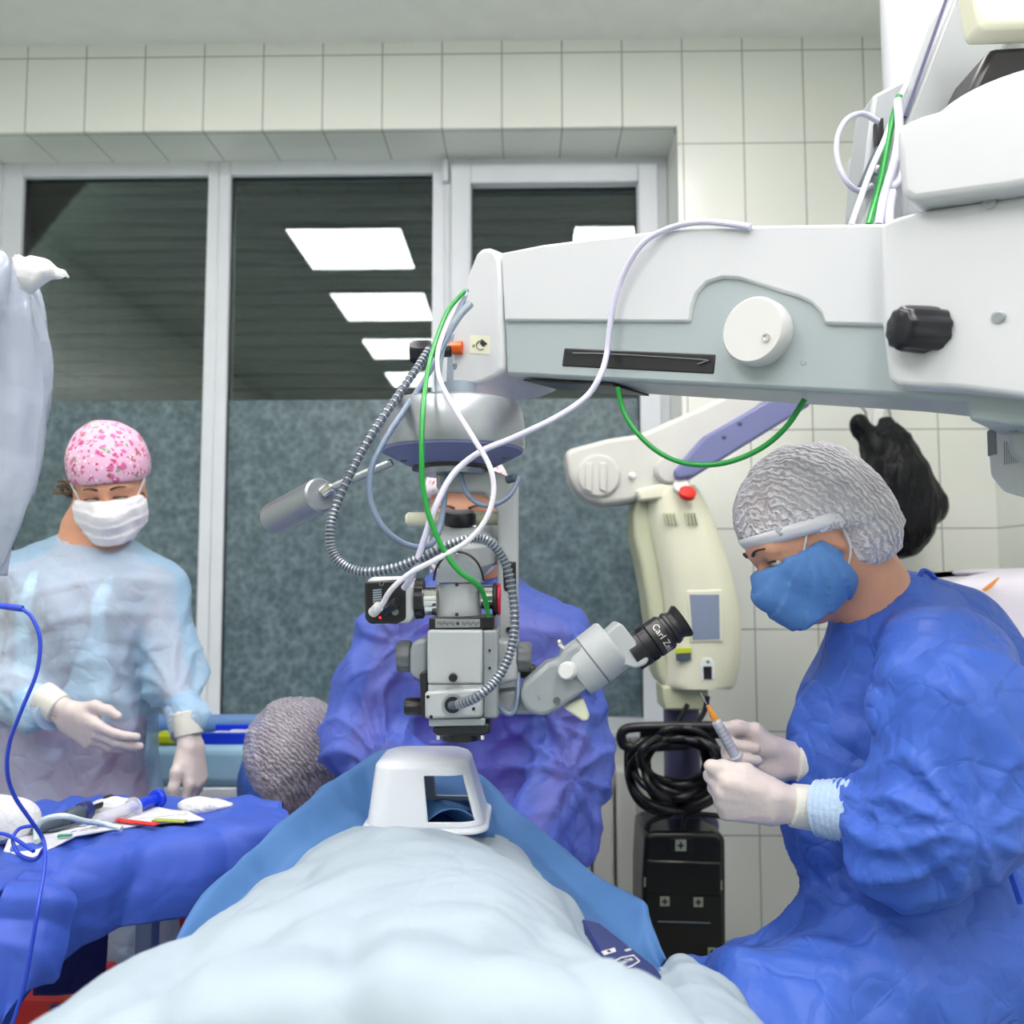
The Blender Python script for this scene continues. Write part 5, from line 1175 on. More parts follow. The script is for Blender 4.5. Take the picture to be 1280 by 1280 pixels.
# ------------------------------------------------------------ SURGEON, CENTRE (behind the microscope)
YS_ = 1.86; Q = lambda x, y, d=0: W(x, y, YS_+d)
PS = thing('person', (Q(590, 1000).x, YS_+.05, 0), 'surgeon in violet-blue gown and patterned white cap, face hidden behind the microscope', 'person')
hd = Head(Q(583, 644, -.02), (-.04, -1, -.16), (0, -.14, 1), .98)
sj = dict(neck=Q(588, 725, .05), chest=Q(592, 840, .04), waist=Q(592, 980, .06), hip=Q(592, 1110, .10), s1=Q(498, 800, .03), s2=Q(684, 800, .03), e1=Q(460, 930, -.06), w1=Q(530, 1000, -.30), e2=Q(716, 945, -.05), w2=Q(652, 1078, -.28))
S = SDF(); hd.skull(S); S.rc(hd.p(-.03, 0, -.06), sj['neck'], .056, .062, .03).rc(sj['neck'], sj['chest'], .065, .125, .05)
S.chain([sj['chest'], sj['waist'], sj['hip']], [.13, .125, .14], .05)
for a, b, c in ((sj['s1'], sj['e1'], sj['w1']), (sj['s2'], sj['e2'], sj['w2'])): S.rc(sj['neck']+V(0, 0, -.07), a, .05, .05, .04).chain([a, b, c], [.044, .036, .017], .02)
for sx in (-.1, .1):
    h0 = sj['hip']+V(sx, 0, -.03); S.chain([h0, V(h0.x+sx*.6, YS_-.12, .50), V(h0.x+sx*.6, YS_-.05, .09)], [.085, .06, .04], .03)
body_obj(S, 'body', 'skin', PS, .0115, hd.p(0, 0, -.13).z, .0055); hd.eyes(PS, 'skin')
G = SDF(); G.rc(sj['neck']+V(0, 0, -.05), sj['chest'], .09, .16, .06)
G.rc(sj['neck']+V(-.02, 0, -.05), sj['s1'], .075, .088, .06).rc(sj['neck']+V(.02, 0, -.05), sj['s2'], .075, .088, .06)
G.chain([sj['chest']+V(-.06, 0, 0), sj['waist']+V(-.06, 0, 0), sj['hip']+V(-.05, 0, 0)], [.155, .155, .18], .06).chain([sj['chest']+V(.06, 0, 0), sj['waist']+V(.06, 0, 0), sj['hip']+V(.05, 0, 0)], [.155, .155, .18], .06)
G.chain([sj['s1'], Q(476, 860, -.02), sj['e1'], sj['w1']+V(-.01, .03, 0)], [.078, .086, .084, .055], .02)
G.chain([sj['s2'], Q(702, 860, -.02), sj['e2'], sj['w2']+V(.02, .03, .01)], [.078, .086, .084, .055], .02)
G.rc(Q(716, 950, -.05), Q(708, 1040, -.16), .08, .055, .04)
G.rc(sj['hip'], V(sj['hip'].x, YS_+.05, .5), .2, .22, .06)
for sx in (-.1, .1):
    h0 = sj['hip']+V(sx, 0, -.03); G.chain([h0, V(h0.x+sx*.6, YS_-.12, .50), V(h0.x+sx*.6, YS_-.05, .25)], [.12, .10, .10], .06)
ax, F = G.grid(.0072)
F = np.maximum(F, -near(ax, [hd.p(-.02, 0, -.08), sj['neck']+V(.0, -.012, .005)], .07)); me = nets(ax, F)
a1_, a2_, a3_, a4_ = (np.array(Q(*q)) for q in ((480, 930, -.12), (700, 960, -.12), (500, 800, -.12), (690, 900, -.12)))
def dis_s(p, n):
    d = .010*folds(p, (1, 1, .5), 4.5, 71, .9)+.020*crease(p, 5, 71, 8, .4, (1, 1, .7))+.007*crease(p, 12, 25, 7)-.008
    d += radial(p, a1_, 3, 9, .16, .022)+radial(p, a2_, 5, 9, .16, .022)+radial(p, a3_, 7, 8, .16, .014)+radial(p, a4_, 9, 9, .14, .014)
    top = np.clip((p[:, 2]-float(sj['neck'].z)+.08)/.08, 0, 1); return d*(1-.8*top)
displace(me, dis_s); link('gown', me, 'gown_violet', PS)
me = nets(ax, clip(ax, F+.032, [(sj['neck']+V(0, 0, -.07), (0, -.2, 1)), (V(0, 0, .6), (0, 0, -1)), (sj['s1']+V(.055, 0, 0), (-1, 0, 0)), (sj['s2']+V(-.055, 0, 0), (1, 0, 0))])); link('scrub_top', me, 'scrub_purple', PS)
S = SDF(); S.el(hd.p(-.016, 0, .046), (.112, .090, .098), hd.R, .02); S.hs(hd.p(.085, 0, .058), hd.d(.2, 0, -1), k=.006)
body_obj(S, 'cap', 'cap_white', PS, .005, dis=lambda p, n: .003*folds(p, (1, 1, 1), 14, 7))
mk_ = mask(hd, PS, 'mask_white', 'flat', back=.032)
for g_ in (1, -1):
    m = MB(); m.tube([hd.p(.045, g_*.064, -.02), hd.p(.01, g_*.084, .0), hd.p(-.01, g_*.088, .03)], .0022, 6, 16); m.tube([hd.p(.035, g_*.06, -.09), hd.p(.0, g_*.08, -.11), hd.p(-.05, g_*.06, -.14)], .003, 6, 16); m.obj('mask_tie', 'mask_white', mk_)
hand('glove', PS, sj['w1'], (.7, -.5, -.35), (-.2, -.3, .9), False, [(.4, .6, .4)]*4, [(.75, .5, .3), (1, .15, .3), (1, .0, .25)], 1.0)
hand('glove', PS, sj['w2']+V(-.03, -.035, -.02), (-.8, -.5, -.3), (.2, -.3, .9), True, [(.4, .6, .4)]*4, [(.75, .5, .3), (1, .15, .3), (1, .0, .25)], 1.0)
shoes(PS, [(sj['hip'].x-.16, YS_-.05, 0), (sj['hip'].x+.16, YS_-.05, 0)])
t = thing('stool', (sj['hip'].x, YS_+.13, 0), 'round stool under the surgeon in the violet-blue gown', 'stool'); zst = sj['hip'].z-.23
m = MB(); m.cyl((sj['hip'].x, YS_+.12, zst-.06), (sj['hip'].x, YS_+.12, zst), .17, n=32, bev=.012); m.obj('seat', 'stool', t)
m = MB(); m.cyl((sj['hip'].x, YS_+.12, 0.0), (sj['hip'].x, YS_+.12, zst-.06), .035); m.cyl((sj['hip'].x, YS_+.12, 0.0), (sj['hip'].x, YS_+.12, .04), .22, n=32, bev=.01); m.obj('base', 'stool', t)

# ------------------------------------------------------------ PERSON BENDING, ONLY THE NETTED HEAD SHOWS
YP_ = 1.98; P_ = lambda x, y, d=0: W(x, y, YP_+d)
PP = thing('person', (P_(395, 1100).x, YP_+.15, 0), 'person bending low beside the surgeon, only a grey netted head showing', 'person')
hd = Head(P_(375, 962), (.35, -.55, -.8), (.25, -.75, .6), .98)
pn = hd.p(-.05, 0, -.12); hip = P_(425, 1140, .18); shl = hd.p(-.09, .0, -.20)
S = SDF(); hd.skull(S); S.rc(hd.p(-.03, 0, -.06), shl, .052, .06, .03).chain([shl, hip], [.09, .13], .05)
for sx in (-.08, .08): S.chain([hip+V(sx, 0, 0), V(hip.x+sx, YP_-.05, .42), V(hip.x+sx, YP_+.05, .08)], [.085, .06, .04], .03)
body_obj(S, 'body', 'skin', PP, .012, None, None); hd.eyes(PP, 'skin')
S = SDF(); S.chain([shl+V(0, .02, -.02), hip], [.12, .17], .05); 
for sx in (-.08, .08): S.chain([hip+V(sx, 0, 0), V(hip.x+sx, YP_-.05, .42), V(hip.x+sx, YP_+.05, .14)], [.10, .08, .06], .03)
body_obj(S, 'gown', 'gown_royal', PP, .013, dis=lambda p, n: .012*folds(p, (1, 1, .5), 6, 5))
S = SDF(); S.el(hd.p(-.02, 0, .030), (.122, .110, .112), hd.R, .02).el(hd.p(-.06, 0, .0), (.10, .10, .10), hd.R, .04); S.hs(hd.p(.06, 0, -.01), hd.d(.6, 0, -1), k=.01)
body_obj(S, 'hair_net', 'hair_net_dark', PP, .005, dis=lambda p, n: .004*folds(p, (1, 1, 1), 20, 7, 1.0)+.002*folds(p, (1, 1, 1), 55, 3))
S = SDF(); S.el(hd.p(-.018, 0, .036), (.104, .088, .092), hd.R, .02).el(hd.p(-.06, 0, 0), (.075, .075, .075), hd.R, .04); S.hs(hd.p(.06, 0, .02), hd.d(.6, 0, -1)); body_obj(S, 'hair', 'hair', PP, .006)
shoes(PP, [(hip.x-.08, YP_+.05, 0), (hip.x+.08, YP_+.05, 0)])
# ================================================================ DRAPES, TABLES, FOREGROUND
def onz(px, py, z):
    d = RC @ Vector(((px-640)/FPX, -(py-640)/FPX, -1.0)); k = (z-CAMZ)/d.z; return Vector((d.x*k, d.y*k, z))
def sheet(name, rows, nu, nv, mt, par=None, amp=.006, cr=.006, freq=8, seed=1, solid=.0015, edge=True):
    g = loft(rows, nu, nv); m = MB(); m.grid(g); me = m.mesh()
    displace(me, lambda p, n: amp*folds(p, (1, 1, 1), freq*.6, seed, .8)+cr*crease(p, freq, seed+7, 6)-cr*.5)
    o = link(name, me, mt, par); me.polygons.foreach_set('use_smooth', [True]*len(me.polygons))
    if solid: md = o.modifiers.new('s', 'SOLIDIFY'); md.thickness = solid; md.offset = 0
    return o
# ---- operating table under the patient drape
t = thing('operating_table', (-.1, .95, 0), 'operating table hidden under the pale blue patient drape', 'operating table')
MB().box((-.33, .45, .66), (.10, 1.30, .76)).obj('mattress', 'black', t, bevel=.02); MB().box((-.35, .43, .62), (.12, 1.32, .66)).obj('table_frame', 'silver', t, bevel=.005)
MB().box((-.2, .8, .08), (0, 1.1, .62)).obj('column', 'silver', t, bevel=.01); MB().box((-.3, .6, 0), (.1, 1.25, .08)).obj('base', 'silver', t, bevel=.015)
# pale drape over the patient
PT = [(1.31, [(395, 1130), (432, 1056), (475, 1045), (525, 1043), (580, 1045), (625, 1054), (665, 1115)]),
      (1.22, [(350, 1155), (385, 1078), (440, 1052), (520, 1044), (600, 1052), (665, 1082), (705, 1150)]),
      (1.10, [(290, 1200), (330, 1112), (400, 1074), (520, 1058), (635, 1076), (715, 1132), (750, 1210)]),
      (.98, [(225, 1260), (268, 1162), (370, 1104), (520, 1080), (645, 1105), (722, 1172), (748, 1270)]),
      (.84, [(120, 1350), (178, 1218), (320, 1142), (520, 1112), (675, 1145), (755, 1236), (795, 1345)]),
      (.71, [(0, 1450), (62, 1284), (240, 1200), (510, 1160), (735, 1200), (880, 1300), (930, 1440)]),
      (.57, [(-170, 1640), (-70, 1420), (190, 1300), (500, 1260), (810, 1300), (990, 1440), (1040, 1640)])]
rows = []
for Y, r in PT:
    P = [W(x, y, Y) for x, y in r]; rows.append([P[0]+Vector((-.03, 0, -.22))]+P+[P[-1]+Vector((.03, 0, -.22))])
rows.append([Vector((p.x, .52, min(p.z-.1, .82))) for p in rows[-1]]); rows.append([Vector((p.x, .51, min(p.z-.2, .62))) for p in rows[-1]])
g = loft(rows, 150, 150); m = MB(); m.grid(g); me = m.mesh()
def dpd(p, n):
    c = np.array(W(528, 1040, 1.28)); q = p-c; r = np.sqrt((q**2).sum(1)); th = np.arctan2(q[:, 0], -q[:, 1])
    arcs = np.sin(r*46+3*vn(p*5, 3))*np.exp(-r*5.0)*.008*np.clip((r-.12)*9, 0, 1)-.006*np.exp(-(r/.13)**2)
    return arcs*1.6+.006*folds(p, (1, .8, 1), 3.2, 3, .8)+.011*crease(p, 4.5, 12, 8)+.003*crease(p, 12, 19, 7)-.006
displace(me, dpd); me.polygons.foreach_set('use_smooth', [True]*len(me.polygons))
o = link('patient_drape', me, 'drape_pale'); md = o.modifiers.new('s', 'SOLIDIFY'); md.thickness = .0015
tag(o, 'pale blue sterile drape mounded over the patient in the foreground', 'drape')
# right hand lump of the same pale material
rows = [[W(x, y, Y) for x, y in r] for Y, r in (
  (1.03, [(768, 1260), (775, 1236), (800, 1220), (832, 1218), (846, 1204), (862, 1206), (885, 1225), (892, 1262)]),
  (.97, [(768, 1290), (778, 1250), (808, 1232), (838, 1226), (855, 1216), (880, 1222), (912, 1246), (925, 1290)]),
  (.90, [(765, 1330), (782, 1280), (815, 1256), (842, 1250), (870, 1242), (905, 1252), (945, 1288), (958, 1330)]),
  (.82, [(760, 1420), (785, 1340), (820, 1310), (850, 1300), (885, 1298), (930, 1310), (985, 1350), (1000, 1420)]))]
o = sheet('arm_drape', rows, 60, 90, 'drape_pale', None, .004, .010, 16, 31); tag(o, 'pale blue drape gathered over the arm rest beside the seated woman\'s knee', 'drape')
t = thing('arm_rest', (W(850, 1300, .95).x, .95, 0), 'padded arm rest under the pale blue gathered drape', 'arm rest')
zr = W(850, 1300, .95).z-.03; xr = W(850, 1300, .95).x
MB().box((.13, .82, zr-.05), (xr+.05, 1.02, zr)).obj('pad', 'black', t, bevel=.012); MB().cyl((xr, .93, 0), (xr, .93, zr-.05), .015).obj('post', 'silver', t)
# mid-blue screen drape behind the shield
top_ = [(200, 1222, .93), (235, 1150, 1.03), (272, 1100, 1.10), (318, 1058, 1.18), (375, 1012, 1.28), (425, 972, 1.37), (455, 950, 1.41), (490, 943, 1.42), (560, 950, 1.42), (605, 975, 1.40), (650, 1012, 1.36), (700, 1062, 1.28), (745, 1098, 1.21), (790, 1122, 1.15), (806, 1132, 1.12), (812, 1150, 1.10), (832, 1200, 1.05)]
low_ = [(215, 1240, .90), (258, 1205, .96), (300, 1165, 1.02), (345, 1125, 1.08), (395, 1085, 1.15), (440, 1062, 1.22), (465, 1056, 1.26), (500, 1052, 1.28), (560, 1052, 1.28), (600, 1056, 1.26), (640, 1075, 1.22), (690, 1115, 1.12), (730, 1160, 1.04), (765, 1205, .99), (790, 1228, .97), (808, 1226, .98), (826, 1216, 1.01)]
T_ = WS(top_); L_ = WS(low_); mid = []
for i, (a, b) in enumerate(zip(T_, L_)): mid.append(a.lerp(b, .5)+Vector((0, .02, -.012)))
bk = [p+Vector((0, .03, -.05)) for p in T_]; bk2 = [p+Vector((0, .07, -.30)) for p in T_]
g_ = [bk2, bk, T_, mid, L_, [p+Vector((0, -.0, -.05)) for p in L_]]
o = sheet('screen_drape', g_, 64, 170, 'drape_mid', None, .004, .006, 7, 41); tag(o, 'mid blue translucent drape stretched like a tent behind the white shield box', 'drape')
# edge hem, paler
# ---- white eye shield box
SH = thing('shield_box', W(528, 1042, 1.27), 'white plastic box-shaped shield with a square window over the patient\'s face', 'shield')
def rrect(cx, cy, hx, hy, r, z, n=8):
    P = []; cs = ((1, 1, 0), (-1, 1, 90), (-1, -1, 180), (1, -1, 270))
    for q, (sx, sy, a0) in enumerate(cs):
        for i in range(9):
            a = math.radians(a0+90*i/8); P.append(Vector((cx+sx*(hx-r)+r*math.cos(a), cy+sy*(hy-r)+r*math.sin(a), z)))
        nx, ny, na = cs[(q+1) % 4]; a = math.radians(na); e = Vector((cx+nx*(hx-r)+r*math.cos(a), cy+ny*(hy-r)+r*math.sin(a), z)); l = P[-1]
        for i in range(1, 30): P.append(l.lerp(e, i/30))
    return P
b0, b1 = W(452, 1040, 1.215), W(606, 1036, 1.215); t0, t1 = W(468, 952, 1.24), W(584, 962, 1.24); zb0, zt0 = b0.z, t0.z
cxb = (b0.x+b1.x)/2; cxt = (t0.x+t1.x)/2; hxb = (b1.x-b0.x)/2*.96; hxt = (t1.x-t0.x)/2; cyb = 1.295
rows = []; NZ = 40
for i in range(NZ+1):
    u = i/NZ; cx = cxb+(cxt-cxb)*u; hx = hxb+(hxt-hxb)*u; hy = .075-.012*u; rows.append(rrect(cx, cyb, hx, hy, .03, zb0+.004+(zt0-.012-zb0)*u, 14))
top2 = [rrect(cxt, cyb, hxt-.004, .059, .028, zt0-.003, 14), rrect(cxt, cyb, hxt-.012, .052, .024, zt0, 14)]
m = MB(); n = len(rows[0]); m.grid(rows+top2, True); 
wx0, wx1 = W(533, 1000, 1.22).x, W(590, 1000, 1.22).x; wz0, wz1 = W(560, 1031, 1.22).z, W(560, 963, 1.22).z
V_ = [Vector(v) for v in m.v]; keep = []
for fi, f in enumerate(m.f):
    rw, cl = divmod(fi, n)
    if rw < len(rows)-1 and 4 <= rw < 35 and (101 <= cl < 118 or 4 <= cl < 22): continue
    keep.append(f)
m.f = keep; m.mi = [0]*len(keep)
base_i = (len(rows)+1)*n; m.add(top2[-1], [tuple(range(n))])
# refine: many thin quads near window come from the dense corner rows
o = m.obj('box_shell', 'white_shield', SH, solid=.003, ang=50)
m = MB(); fl = [rrect(cxb, cyb, hxb, .075, .03, zb0+.004, 14), rrect(cxb, cyb, hxb+.006, .082, .033, zb0+.001, 14), rrect(cxb, cyb, hxb+.007, .083, .033, zb0-.003, 14)]; m.grid(fl, True); m.obj('flange', 'white_shield', SH, solid=.002, ang=60)
m = MB(); w0 = .004
for (x0, x1, z0, z1) in ((wx0-w0, wx0, wz0-w0, wz1+w0), (wx0, wx1, wz1, wz1+w0), (wx0, wx1, wz0-w0, wz0)):
    pass
sheet('inner_drape', [[Vector((x, y, zb0+.006+.02*math.sin(x*40+y*30))) for x in [cxb-hxb+.01+i*(2*hxb-.02)/6 for i in range(7)]] for y in (cyb-.06, cyb-.02, cyb+.02, cyb+.06)], 20, 30, 'drape_mid', SH, .002, .003)
# ---- navy pack with lettering
NP = thing('glove_pack', W(780, 1200, 1.0), 'flat navy pack with white Latex Free lettering tucked under the blue drape at right', 'pack')
q = [W(728, 1148, 1.035), W(752, 1146, 1.045), W(818, 1207, .98), W(830, 1214, .96), W(783, 1229, .90), W(750, 1185, .96)]
nrm = (q[2]-q[0]).cross(q[4]-q[0]).normalized(); nrm = nrm if nrm.z > 0 else -nrm
m = MB(); m.prism([p-nrm*(p-q[0]).dot(nrm) for p in q], -nrm*.012); m.obj('pack', 'navy', NP, bevel=.002)
xa = (W(820, 1196, 1.0)-W(770, 1212, .97)).normalized(); ya = nrm.cross(xa)
def onp(px, py):
    d = RC @ Vector(((px-640)/FPX, -(py-640)/FPX, -1.0)); o = Vector((0, 0, CAMZ)); k = (q[0]-o).dot(nrm)/d.dot(nrm); return o+d*k+nrm*.0006
xa = (onp(792, 1199)-onp(768, 1209)).normalized(); ya = nrm.cross(xa)
text('lettering', 'Latex Free', .0080, mtx(onp(782, 1202), xa, ya), 'white_cap', NP)
m = MB(); m.tube([onp(*c) for c in ((760, 1206), (776, 1198), (792, 1195), (799, 1202), (790, 1208), (770, 1216))], .0009, 4); m.obj('printed_border', 'white_cap', NP)
m = MB(); m.add([onp(*c) for c in ((751, 1190), (768, 1185), (770, 1190), (755, 1195))], [(0, 1, 2, 3)]); m.obj('printed_block', 'white_cap', NP, smooth=False)
text('small_print', 'STERILE', .0045, mtx(onp(785, 1188), xa, ya), 'white_cap', NP); text('small_print', 'REF', .0045, mtx(onp(761, 1190)+nrm*.0004, xa, ya), 'navy', NP)
# ================================================================ INSTRUMENT TABLE
ZT = .885
IT = thing('instrument_table', (-.75, 1.5, 0), 'instrument table covered in a royal blue drape at left', 'table')
tb = [onz(-90, 1006, ZT), onz(20, 1008, ZT), onz(100, 998, ZT), onz(230, 1003, ZT), onz(335, 1010, ZT), onz(352, 1013, ZT)]
tf = [onz(-90, 1130, ZT), onz(0, 1105, ZT), onz(75, 1062, ZT), onz(200, 1034, ZT), onz(330, 1022, ZT), onz(360, 1020, ZT)]
def rowpx(r): return WS(r)
h1 = WS([(-90, 1150, 1.17), (0, 1125, 1.22), (70, 1085, 1.30), (200, 1052, 1.42), (330, 1034, 1.50), (362, 1026, 1.53)])
h2 = WS([(-90, 1215, 1.15), (0, 1190, 1.20), (62, 1140, 1.27), (195, 1100, 1.39), (318, 1075, 1.48), (358, 1060, 1.52)])
h3 = WS([(-90, 1330, 1.13), (-10, 1300, 1.19), (52, 1222, 1.27), (150, 1158, 1.36), (245, 1140, 1.44), (345, 1120, 1.52)])
bk_ = [p+Vector((0, .01, -.16)) for p in tb]
g_ = [bk_, tb, [a.lerp(b, .5) for a, b in zip(tb, tf)], tf, h1, h2, h3]
sheet('table_drape', g_, 110, 150, 'drape_royal', IT, .004, .009, 7, 61)
g_ = [WS(r) for r in ([(-10, 1150, 1.17), (8, 1108, 1.20), (28, 1088, 1.24), (52, 1092, 1.25)], [(-20, 1190, 1.16), (20, 1140, 1.18), (60, 1120, 1.19), (92, 1122, 1.22)], [(-20, 1240, 1.15), (15, 1200, 1.17), (50, 1185, 1.18), (84, 1180, 1.21)], [(-30, 1330, 1.14), (0, 1290, 1.16), (30, 1240, 1.17), (62, 1225, 1.2)])]
sheet('drape_corner', g_, 50, 50, 'drape_royal', IT, .003, .012, 14, 66)
g_ = [WS(r) for r in ([(40, 1120, 1.55), (90, 1120, 1.6), (134, 1125, 1.66)], [(40, 1180, 1.54), (90, 1185, 1.59), (133, 1185, 1.65)], [(40, 1244, 1.54), (90, 1243, 1.6), (131, 1236, 1.65)])]
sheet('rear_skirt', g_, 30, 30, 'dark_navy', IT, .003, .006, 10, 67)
m = MB(); m.prism([Vector((p.x, p.y, ZT-.012)) for p in (tb[0], tb[2]+Vector((0, -.02, 0)), tb[4]+Vector((-.02, -.02, 0)), tf[4]+Vector((-.02, .02, 0)), tf[2]+Vector((.01, .03, 0)), tf[0]+Vector((0, .03, 0)))], (0, 0, -.025)); m.obj('table_top', 'silver', IT)
for p in (W(184, 1180, 1.62), onz(-60, 1110, ZT)+Vector((0, .1, 0)), tb[0]+Vector((.1, -.05, 0)), W(345, 1100, 1.56)+Vector((-.04, 0, 0))):
    MB().box((p.x-.016, p.y-.016, 0), (p.x+.016, p.y+.016, ZT-.037)).obj('leg', 'table_blue_leg', IT, bevel=.003)
# items on the table
def item(name, label, cat, group=None): return lambda o: tag(o, label, cat, group)
z1 = ZT+.008
m = MB(); m.prism([onz(x, y, z1) for x, y in ((12, 1046), (60, 1022), (120, 1006), (236, 1016), (256, 1026), (180, 1032), (96, 1046), (40, 1074), (4, 1066))], (0, 0, .003)); me = m.mesh()
o = m.obj('paper_towel', 'paper', bevel=.001); tag(o, 'white paper towel spread under the instruments on the blue table', 'towel')
m = MB(); m.prism([onz(x, y, z1+.003) for x, y in ((100, 1012), (190, 1008), (235, 1018), (150, 1026))], (0, 0, .002)); o = m.obj('paper_towel', 'gauze', bevel=.001); tag(o, 'smaller white cloth folded on top of the paper towel', 'towel')
def lump(px, py, r, z, mt, name, label, cat, sc=(1, 1, .4), seed=1, group=None):
    S = SDF(); c = onz(px, py, z); S.el(c+Vector((0, 0, r*sc[2]*.6)), (r*sc[0], r*sc[1], r*sc[2])); ax, F = S.grid(.004); me = nets(ax, F); displace(me, lambda p, n: r*.28*folds(p, (1, 1, 1), .55/r, seed)); o = link(name, me, mt); tag(o, label, cat, group); return o
lump(258, 1010, .042, z1, 'gauze', 'gauze', 'crumpled white gauze at the back corner of the blue table', 'gauze', (1.15, .6, .25), 3)
lump(6, 1040, .045, z1+.004, 'gauze', 'gauze', 'thick crumpled white gauze pile at the left edge of the photo', 'gauze', (1, .8, .7), 5)
lump(140, 1012, .03, z1+.005, 'gauze', 'gauze', 'white gauze wad beside the blue-plunger syringe', 'gauze', (1.3, .6, .35), 7)
SYB = thing('syringe', onz(160, 1012, z1+.01), 'large clear syringe with bright blue plunger lying on the white cloth', 'syringe')
a_, b_ = onz(124, 1026, z1+.014), onz(166, 1010, z1+.016); d = (b_-a_).normalized(); L = (b_-a_).length
m = MB(); m.lathe([(.004, -.012), (.004, 0), (.012, .003), (.012, L), (.018, L), (.018, L+.003), (.0005, L+.003)], a_, d, 24); m.obj('barrel', 'clear_barrel', SYB)
m = MB(); m.cyl(b_+d*.002, b_+d*.055, .0095, n=16); m.cyl(b_+d*.055, b_+d*.066, .017, n=20, bev=.002); m.obj('plunger', 'bright_blue', SYB)
HP = thing('handpiece', onz(85, 1020, z1+.01), 'dark navy surgical handpiece lying on the white towel', 'handpiece')
a_, b_ = onz(52, 1034, z1+.014), onz(100, 1016, z1+.016); d = (b_-a_).normalized(); L = (b_-a_).length
m = MB(); m.lathe([(.0005, -.02), (.004, -.018), (.009, 0), (.0125, .02), (.0125, L*.6), (.010, L*.65), (.0125, L*.7), (.0125, L), (.0005, L)], a_, d, 20); m.obj('grip', 'slate', HP)
m = MB(); m.cyl(b_, b_+d*.02, .016, n=18, bev=.003); m.obj('collar', 'navy', HP); m = MB(); m.cyl(b_+d*.02, b_+d*.06, .005, n=12); m.cyl(b_+d*.06, b_+d*.075, .0125, n=16, bev=.003); m.obj('end_knob', 'black', HP)
def strip(a, b, w, mt, name, label, cat, z=z1+.006, th=.003):
    p, q = onz(*a, z), onz(*b, z); d = (q-p).normalized(); s = Vector((-d.y, d.x, 0))*w; m = MB(); m.prism([p-s, q-s, q+s, p+s], (0, 0, th)); o = m.obj(name, mt, bevel=.001); tag(o, label, cat); return o
strip((146, 1026), (196, 1032), .006, 'red', 'marker', 'flat red strip lying on the white towel', 'strip')
strip((192, 1026), (232, 1028), .007, 'olive', 'marker', 'olive green strip right of the red strip', 'strip')
strip((72, 1046), (90, 1045), .004, 'green', 'clip', 'small green clip near the front edge of the towel', 'clip')
strip((108, 1016), (122, 1006), .006, 'light_yellow', 'marker', 'pale yellow strip behind the dark handpiece', 'strip', z1+.008)
strip((60, 1040), (110, 1028), .004, 'slate', 'forceps', 'thin steel forceps in front of the dark handpiece', 'forceps', z1+.006)
strip((100, 1034), (160, 1020), .003, 'silver', 'forceps', 'slim silver forceps crossing beside the red strip', 'forceps', z1+.009)
strip((236, 1012), (252, 1006), .002, 'silver', 'needle', 'fine needle lying beside the gauze at the back corner', 'needle', z1+.004)
m = MB(); m.lathe([(.004, 0), (.007, .006), (.007, .016), (.004, .02)], onz(38, 1032, z1+.012), (-1, .3, .1), 14); o = m.obj('connector', 'orange'); tag(o, 'small orange connector at the left end of the tubing', 'connector')
m = MB(); zt1 = z1+.010; m.tube([onz(46, 1052, zt1), onz(46, 1034, zt1+.01), onz(56, 1024, zt1+.03), onz(80, 1020, zt1+.035), onz(104, 1026, zt1+.02), onz(130, 1030, zt1+.006), onz(152, 1036, zt1)], .0045, 10, 50)
o = m.obj('tubing', 'tubing', ang=80); tag(o, 'clear curved tubing looping over the instruments on the table', 'tubing')
# blue cable in the foreground
m = MB(); m.tube(WS([(-40, 752, 1.12), (0, 757, 1.12), (28, 761, 1.12)]), .0042, 10, 20); m.tube(WS([(26, 760, 1.12), (40, 772, 1.12), (50, 800, 1.12), (46, 840, 1.12), (28, 885, 1.12), (12, 928, 1.13), (9, 965, 1.14), (18, 995, 1.16), (38, 1025, 1.18), (54, 1050, 1.2), (56, 1080, 1.17), (48, 1130, 1.13), (40, 1180, 1.12), (28, 1240, 1.12), (5, 1300, 1.12), (-40, 1340, 1.12)]), .0026, 8, 120)
m.tube(WS([(54, 1062, 1.2), (44, 1074, 1.22), (24, 1068, 1.24), (16, 1050, 1.25), (24, 1036, 1.26), (42, 1032, 1.26)]), .0026, 8, 50); m.tube(WS([(-20, 1040, 1.26), (10, 1044, 1.25), (42, 1064, 1.22)]), .0026, 8, 24)
o = m.obj('cable', 'blue_cable', ang=80); tag(o, 'thin royal blue cable curving down the left edge past the table', 'cable')
# plastic covered tower at the far left
TW = thing('equipment_tower', (W(-70, 900, 1.22).x, 1.22, 0), 'tall stand under a loose clear plastic cover at the left edge', 'stand')
MB().cyl((ORG[TW].x, 1.22, .03), (ORG[TW].x, 1.22, W(-60, 320, 1.22).z-.02), .02).obj('pole', 'silver', TW); MB().cyl((ORG[TW].x, 1.22, 0), (ORG[TW].x, 1.22, .03), .2, n=32).obj('base', 'silver', TW)
rows = []; n = 26
for py, xr in ((312, -10), (318, 8), (330, 28), (352, 39), (390, 44), (440, 46), (500, 43), (560, 36), (610, 30), (650, 18), (690, 6), (720, -2)):
    c = W(-70, py, 1.22); e = W(xr, py, 1.20); R_ = (e.x-c.x); r = []
    for k in range(n):
        a = 2*PI*k/n; rr = R_*(1+.10*math.sin(a*5+py*.013)+.06*math.sin(a*9+py*.02))/(1.10); r.append(Vector((c.x+rr*math.cos(a), 1.22+rr*.75*math.sin(a), c.z)))
    rows.append(r)
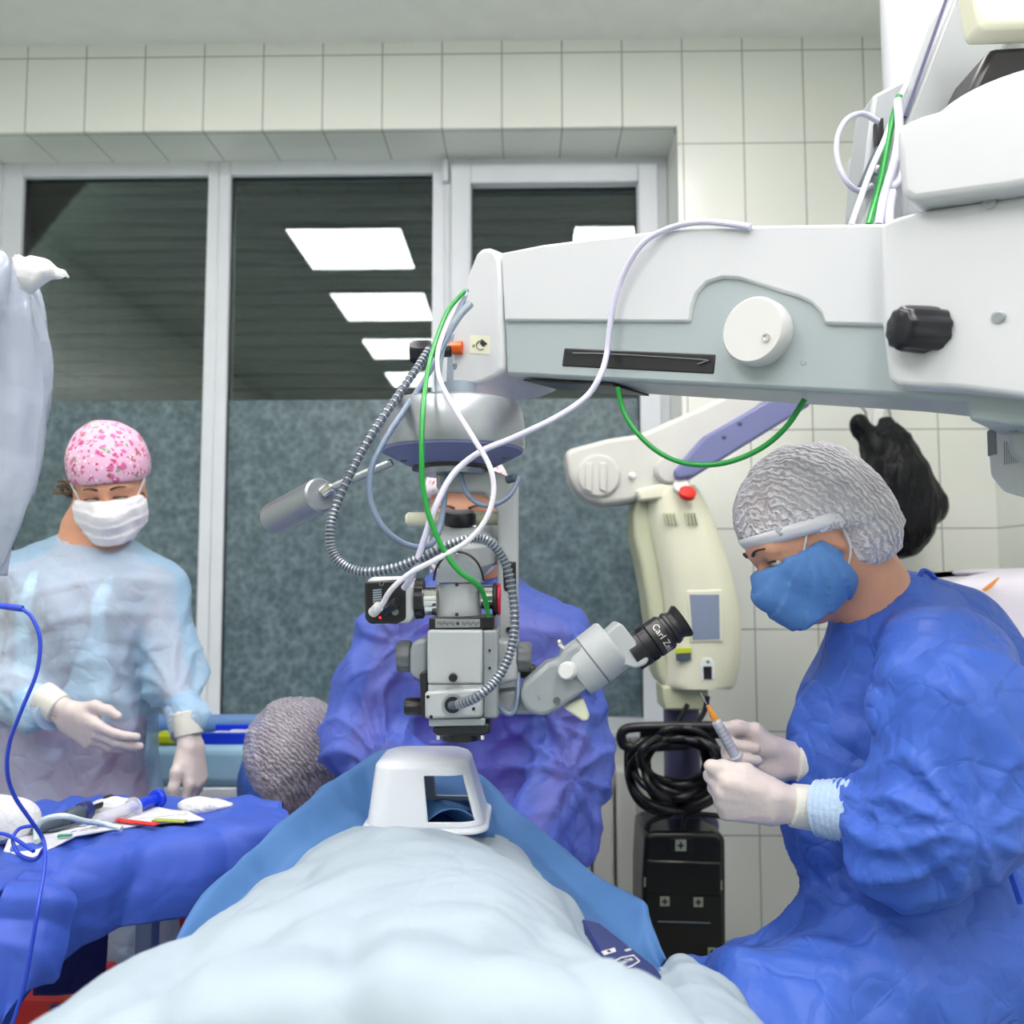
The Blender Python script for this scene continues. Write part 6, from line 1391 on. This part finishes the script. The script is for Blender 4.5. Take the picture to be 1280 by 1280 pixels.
g = loft(rows, 80, n); g = [cat_pts(r+[r[0]], 90)[:-1] for r in g]; m = MB(); m.grid(g, True); me = m.mesh(); displace(me, lambda p, n: .005*crease(p, 9, 77, 6, .5, (1, 1, .4))+.004*folds(p, (1, 1, .3), 9, 4))
me.polygons.foreach_set('use_smooth', [True]*len(me.polygons)); o = link('plastic_cover', me, 'plastic_cover', TW); md = o.modifiers.new('s', 'SOLIDIFY'); md.thickness = .0012
rows = [WS(r) for r in ([(20, 320, 1.17), (40, 325, 1.12), (58, 326, 1.12), (70, 336, 1.13), (84, 343, 1.14)], [(18, 330, 1.14), (40, 336, 1.10), (56, 336, 1.10), (66, 341, 1.12), (82, 344.5, 1.14)], [(20, 340, 1.14), (32, 350, 1.12), (44, 352, 1.11), (58, 347, 1.12), (70, 346, 1.13)], [(28, 350, 1.16), (36, 364, 1.15), (40, 366, 1.15), (46, 360, 1.15), (55, 350, 1.14)])]
sheet('cover_corner', rows, 24, 30, 'mask_white', TW, .002, .006, 22, 81)
# ---- things seen under the table
BIN = thing('waste_bin', (W(150, 1240, 2.05).x, 2.05, 0), 'red waste bin with white lid standing under the instrument table', 'bin')
c = W(136, 1240, 2.2); zl_ = W(136, 1166, 2.2).z
m = MB(); m.lathe([(.085, 0), (.105, zl_), (.0005, zl_)], (c.x+.03, 2.36, 0), (0, 0, 1), 36); m.obj('bucket', 'dark_red', BIN); m = MB(); m.lathe([(.112, zl_), (.112, zl_+.02), (.09, zl_+.035), (.0005, zl_+.036)], (c.x+.03, 2.36, 0), (0, 0, 1), 36); m.obj('lid', 'outlet', BIN)
RB = thing('red_box', (W(60, 1280, 1.75).x, 1.75, 0), 'low dark red box on the floor below the left table', 'box')
a_ = W(30, 1245, 1.7); MB().box((a_.x-.1, 1.7, 0), (W(100, 1245, 1.7).x, 1.86, a_.z)).obj('box_body', 'dark_red', RB, bevel=.01)
a_ = W(98, 1255, 1.7); MB().box((a_.x-.05, 1.69, a_.z-.02), (a_.x, 1.70, a_.z)).obj('latch', 'navy', RB, bevel=.002)
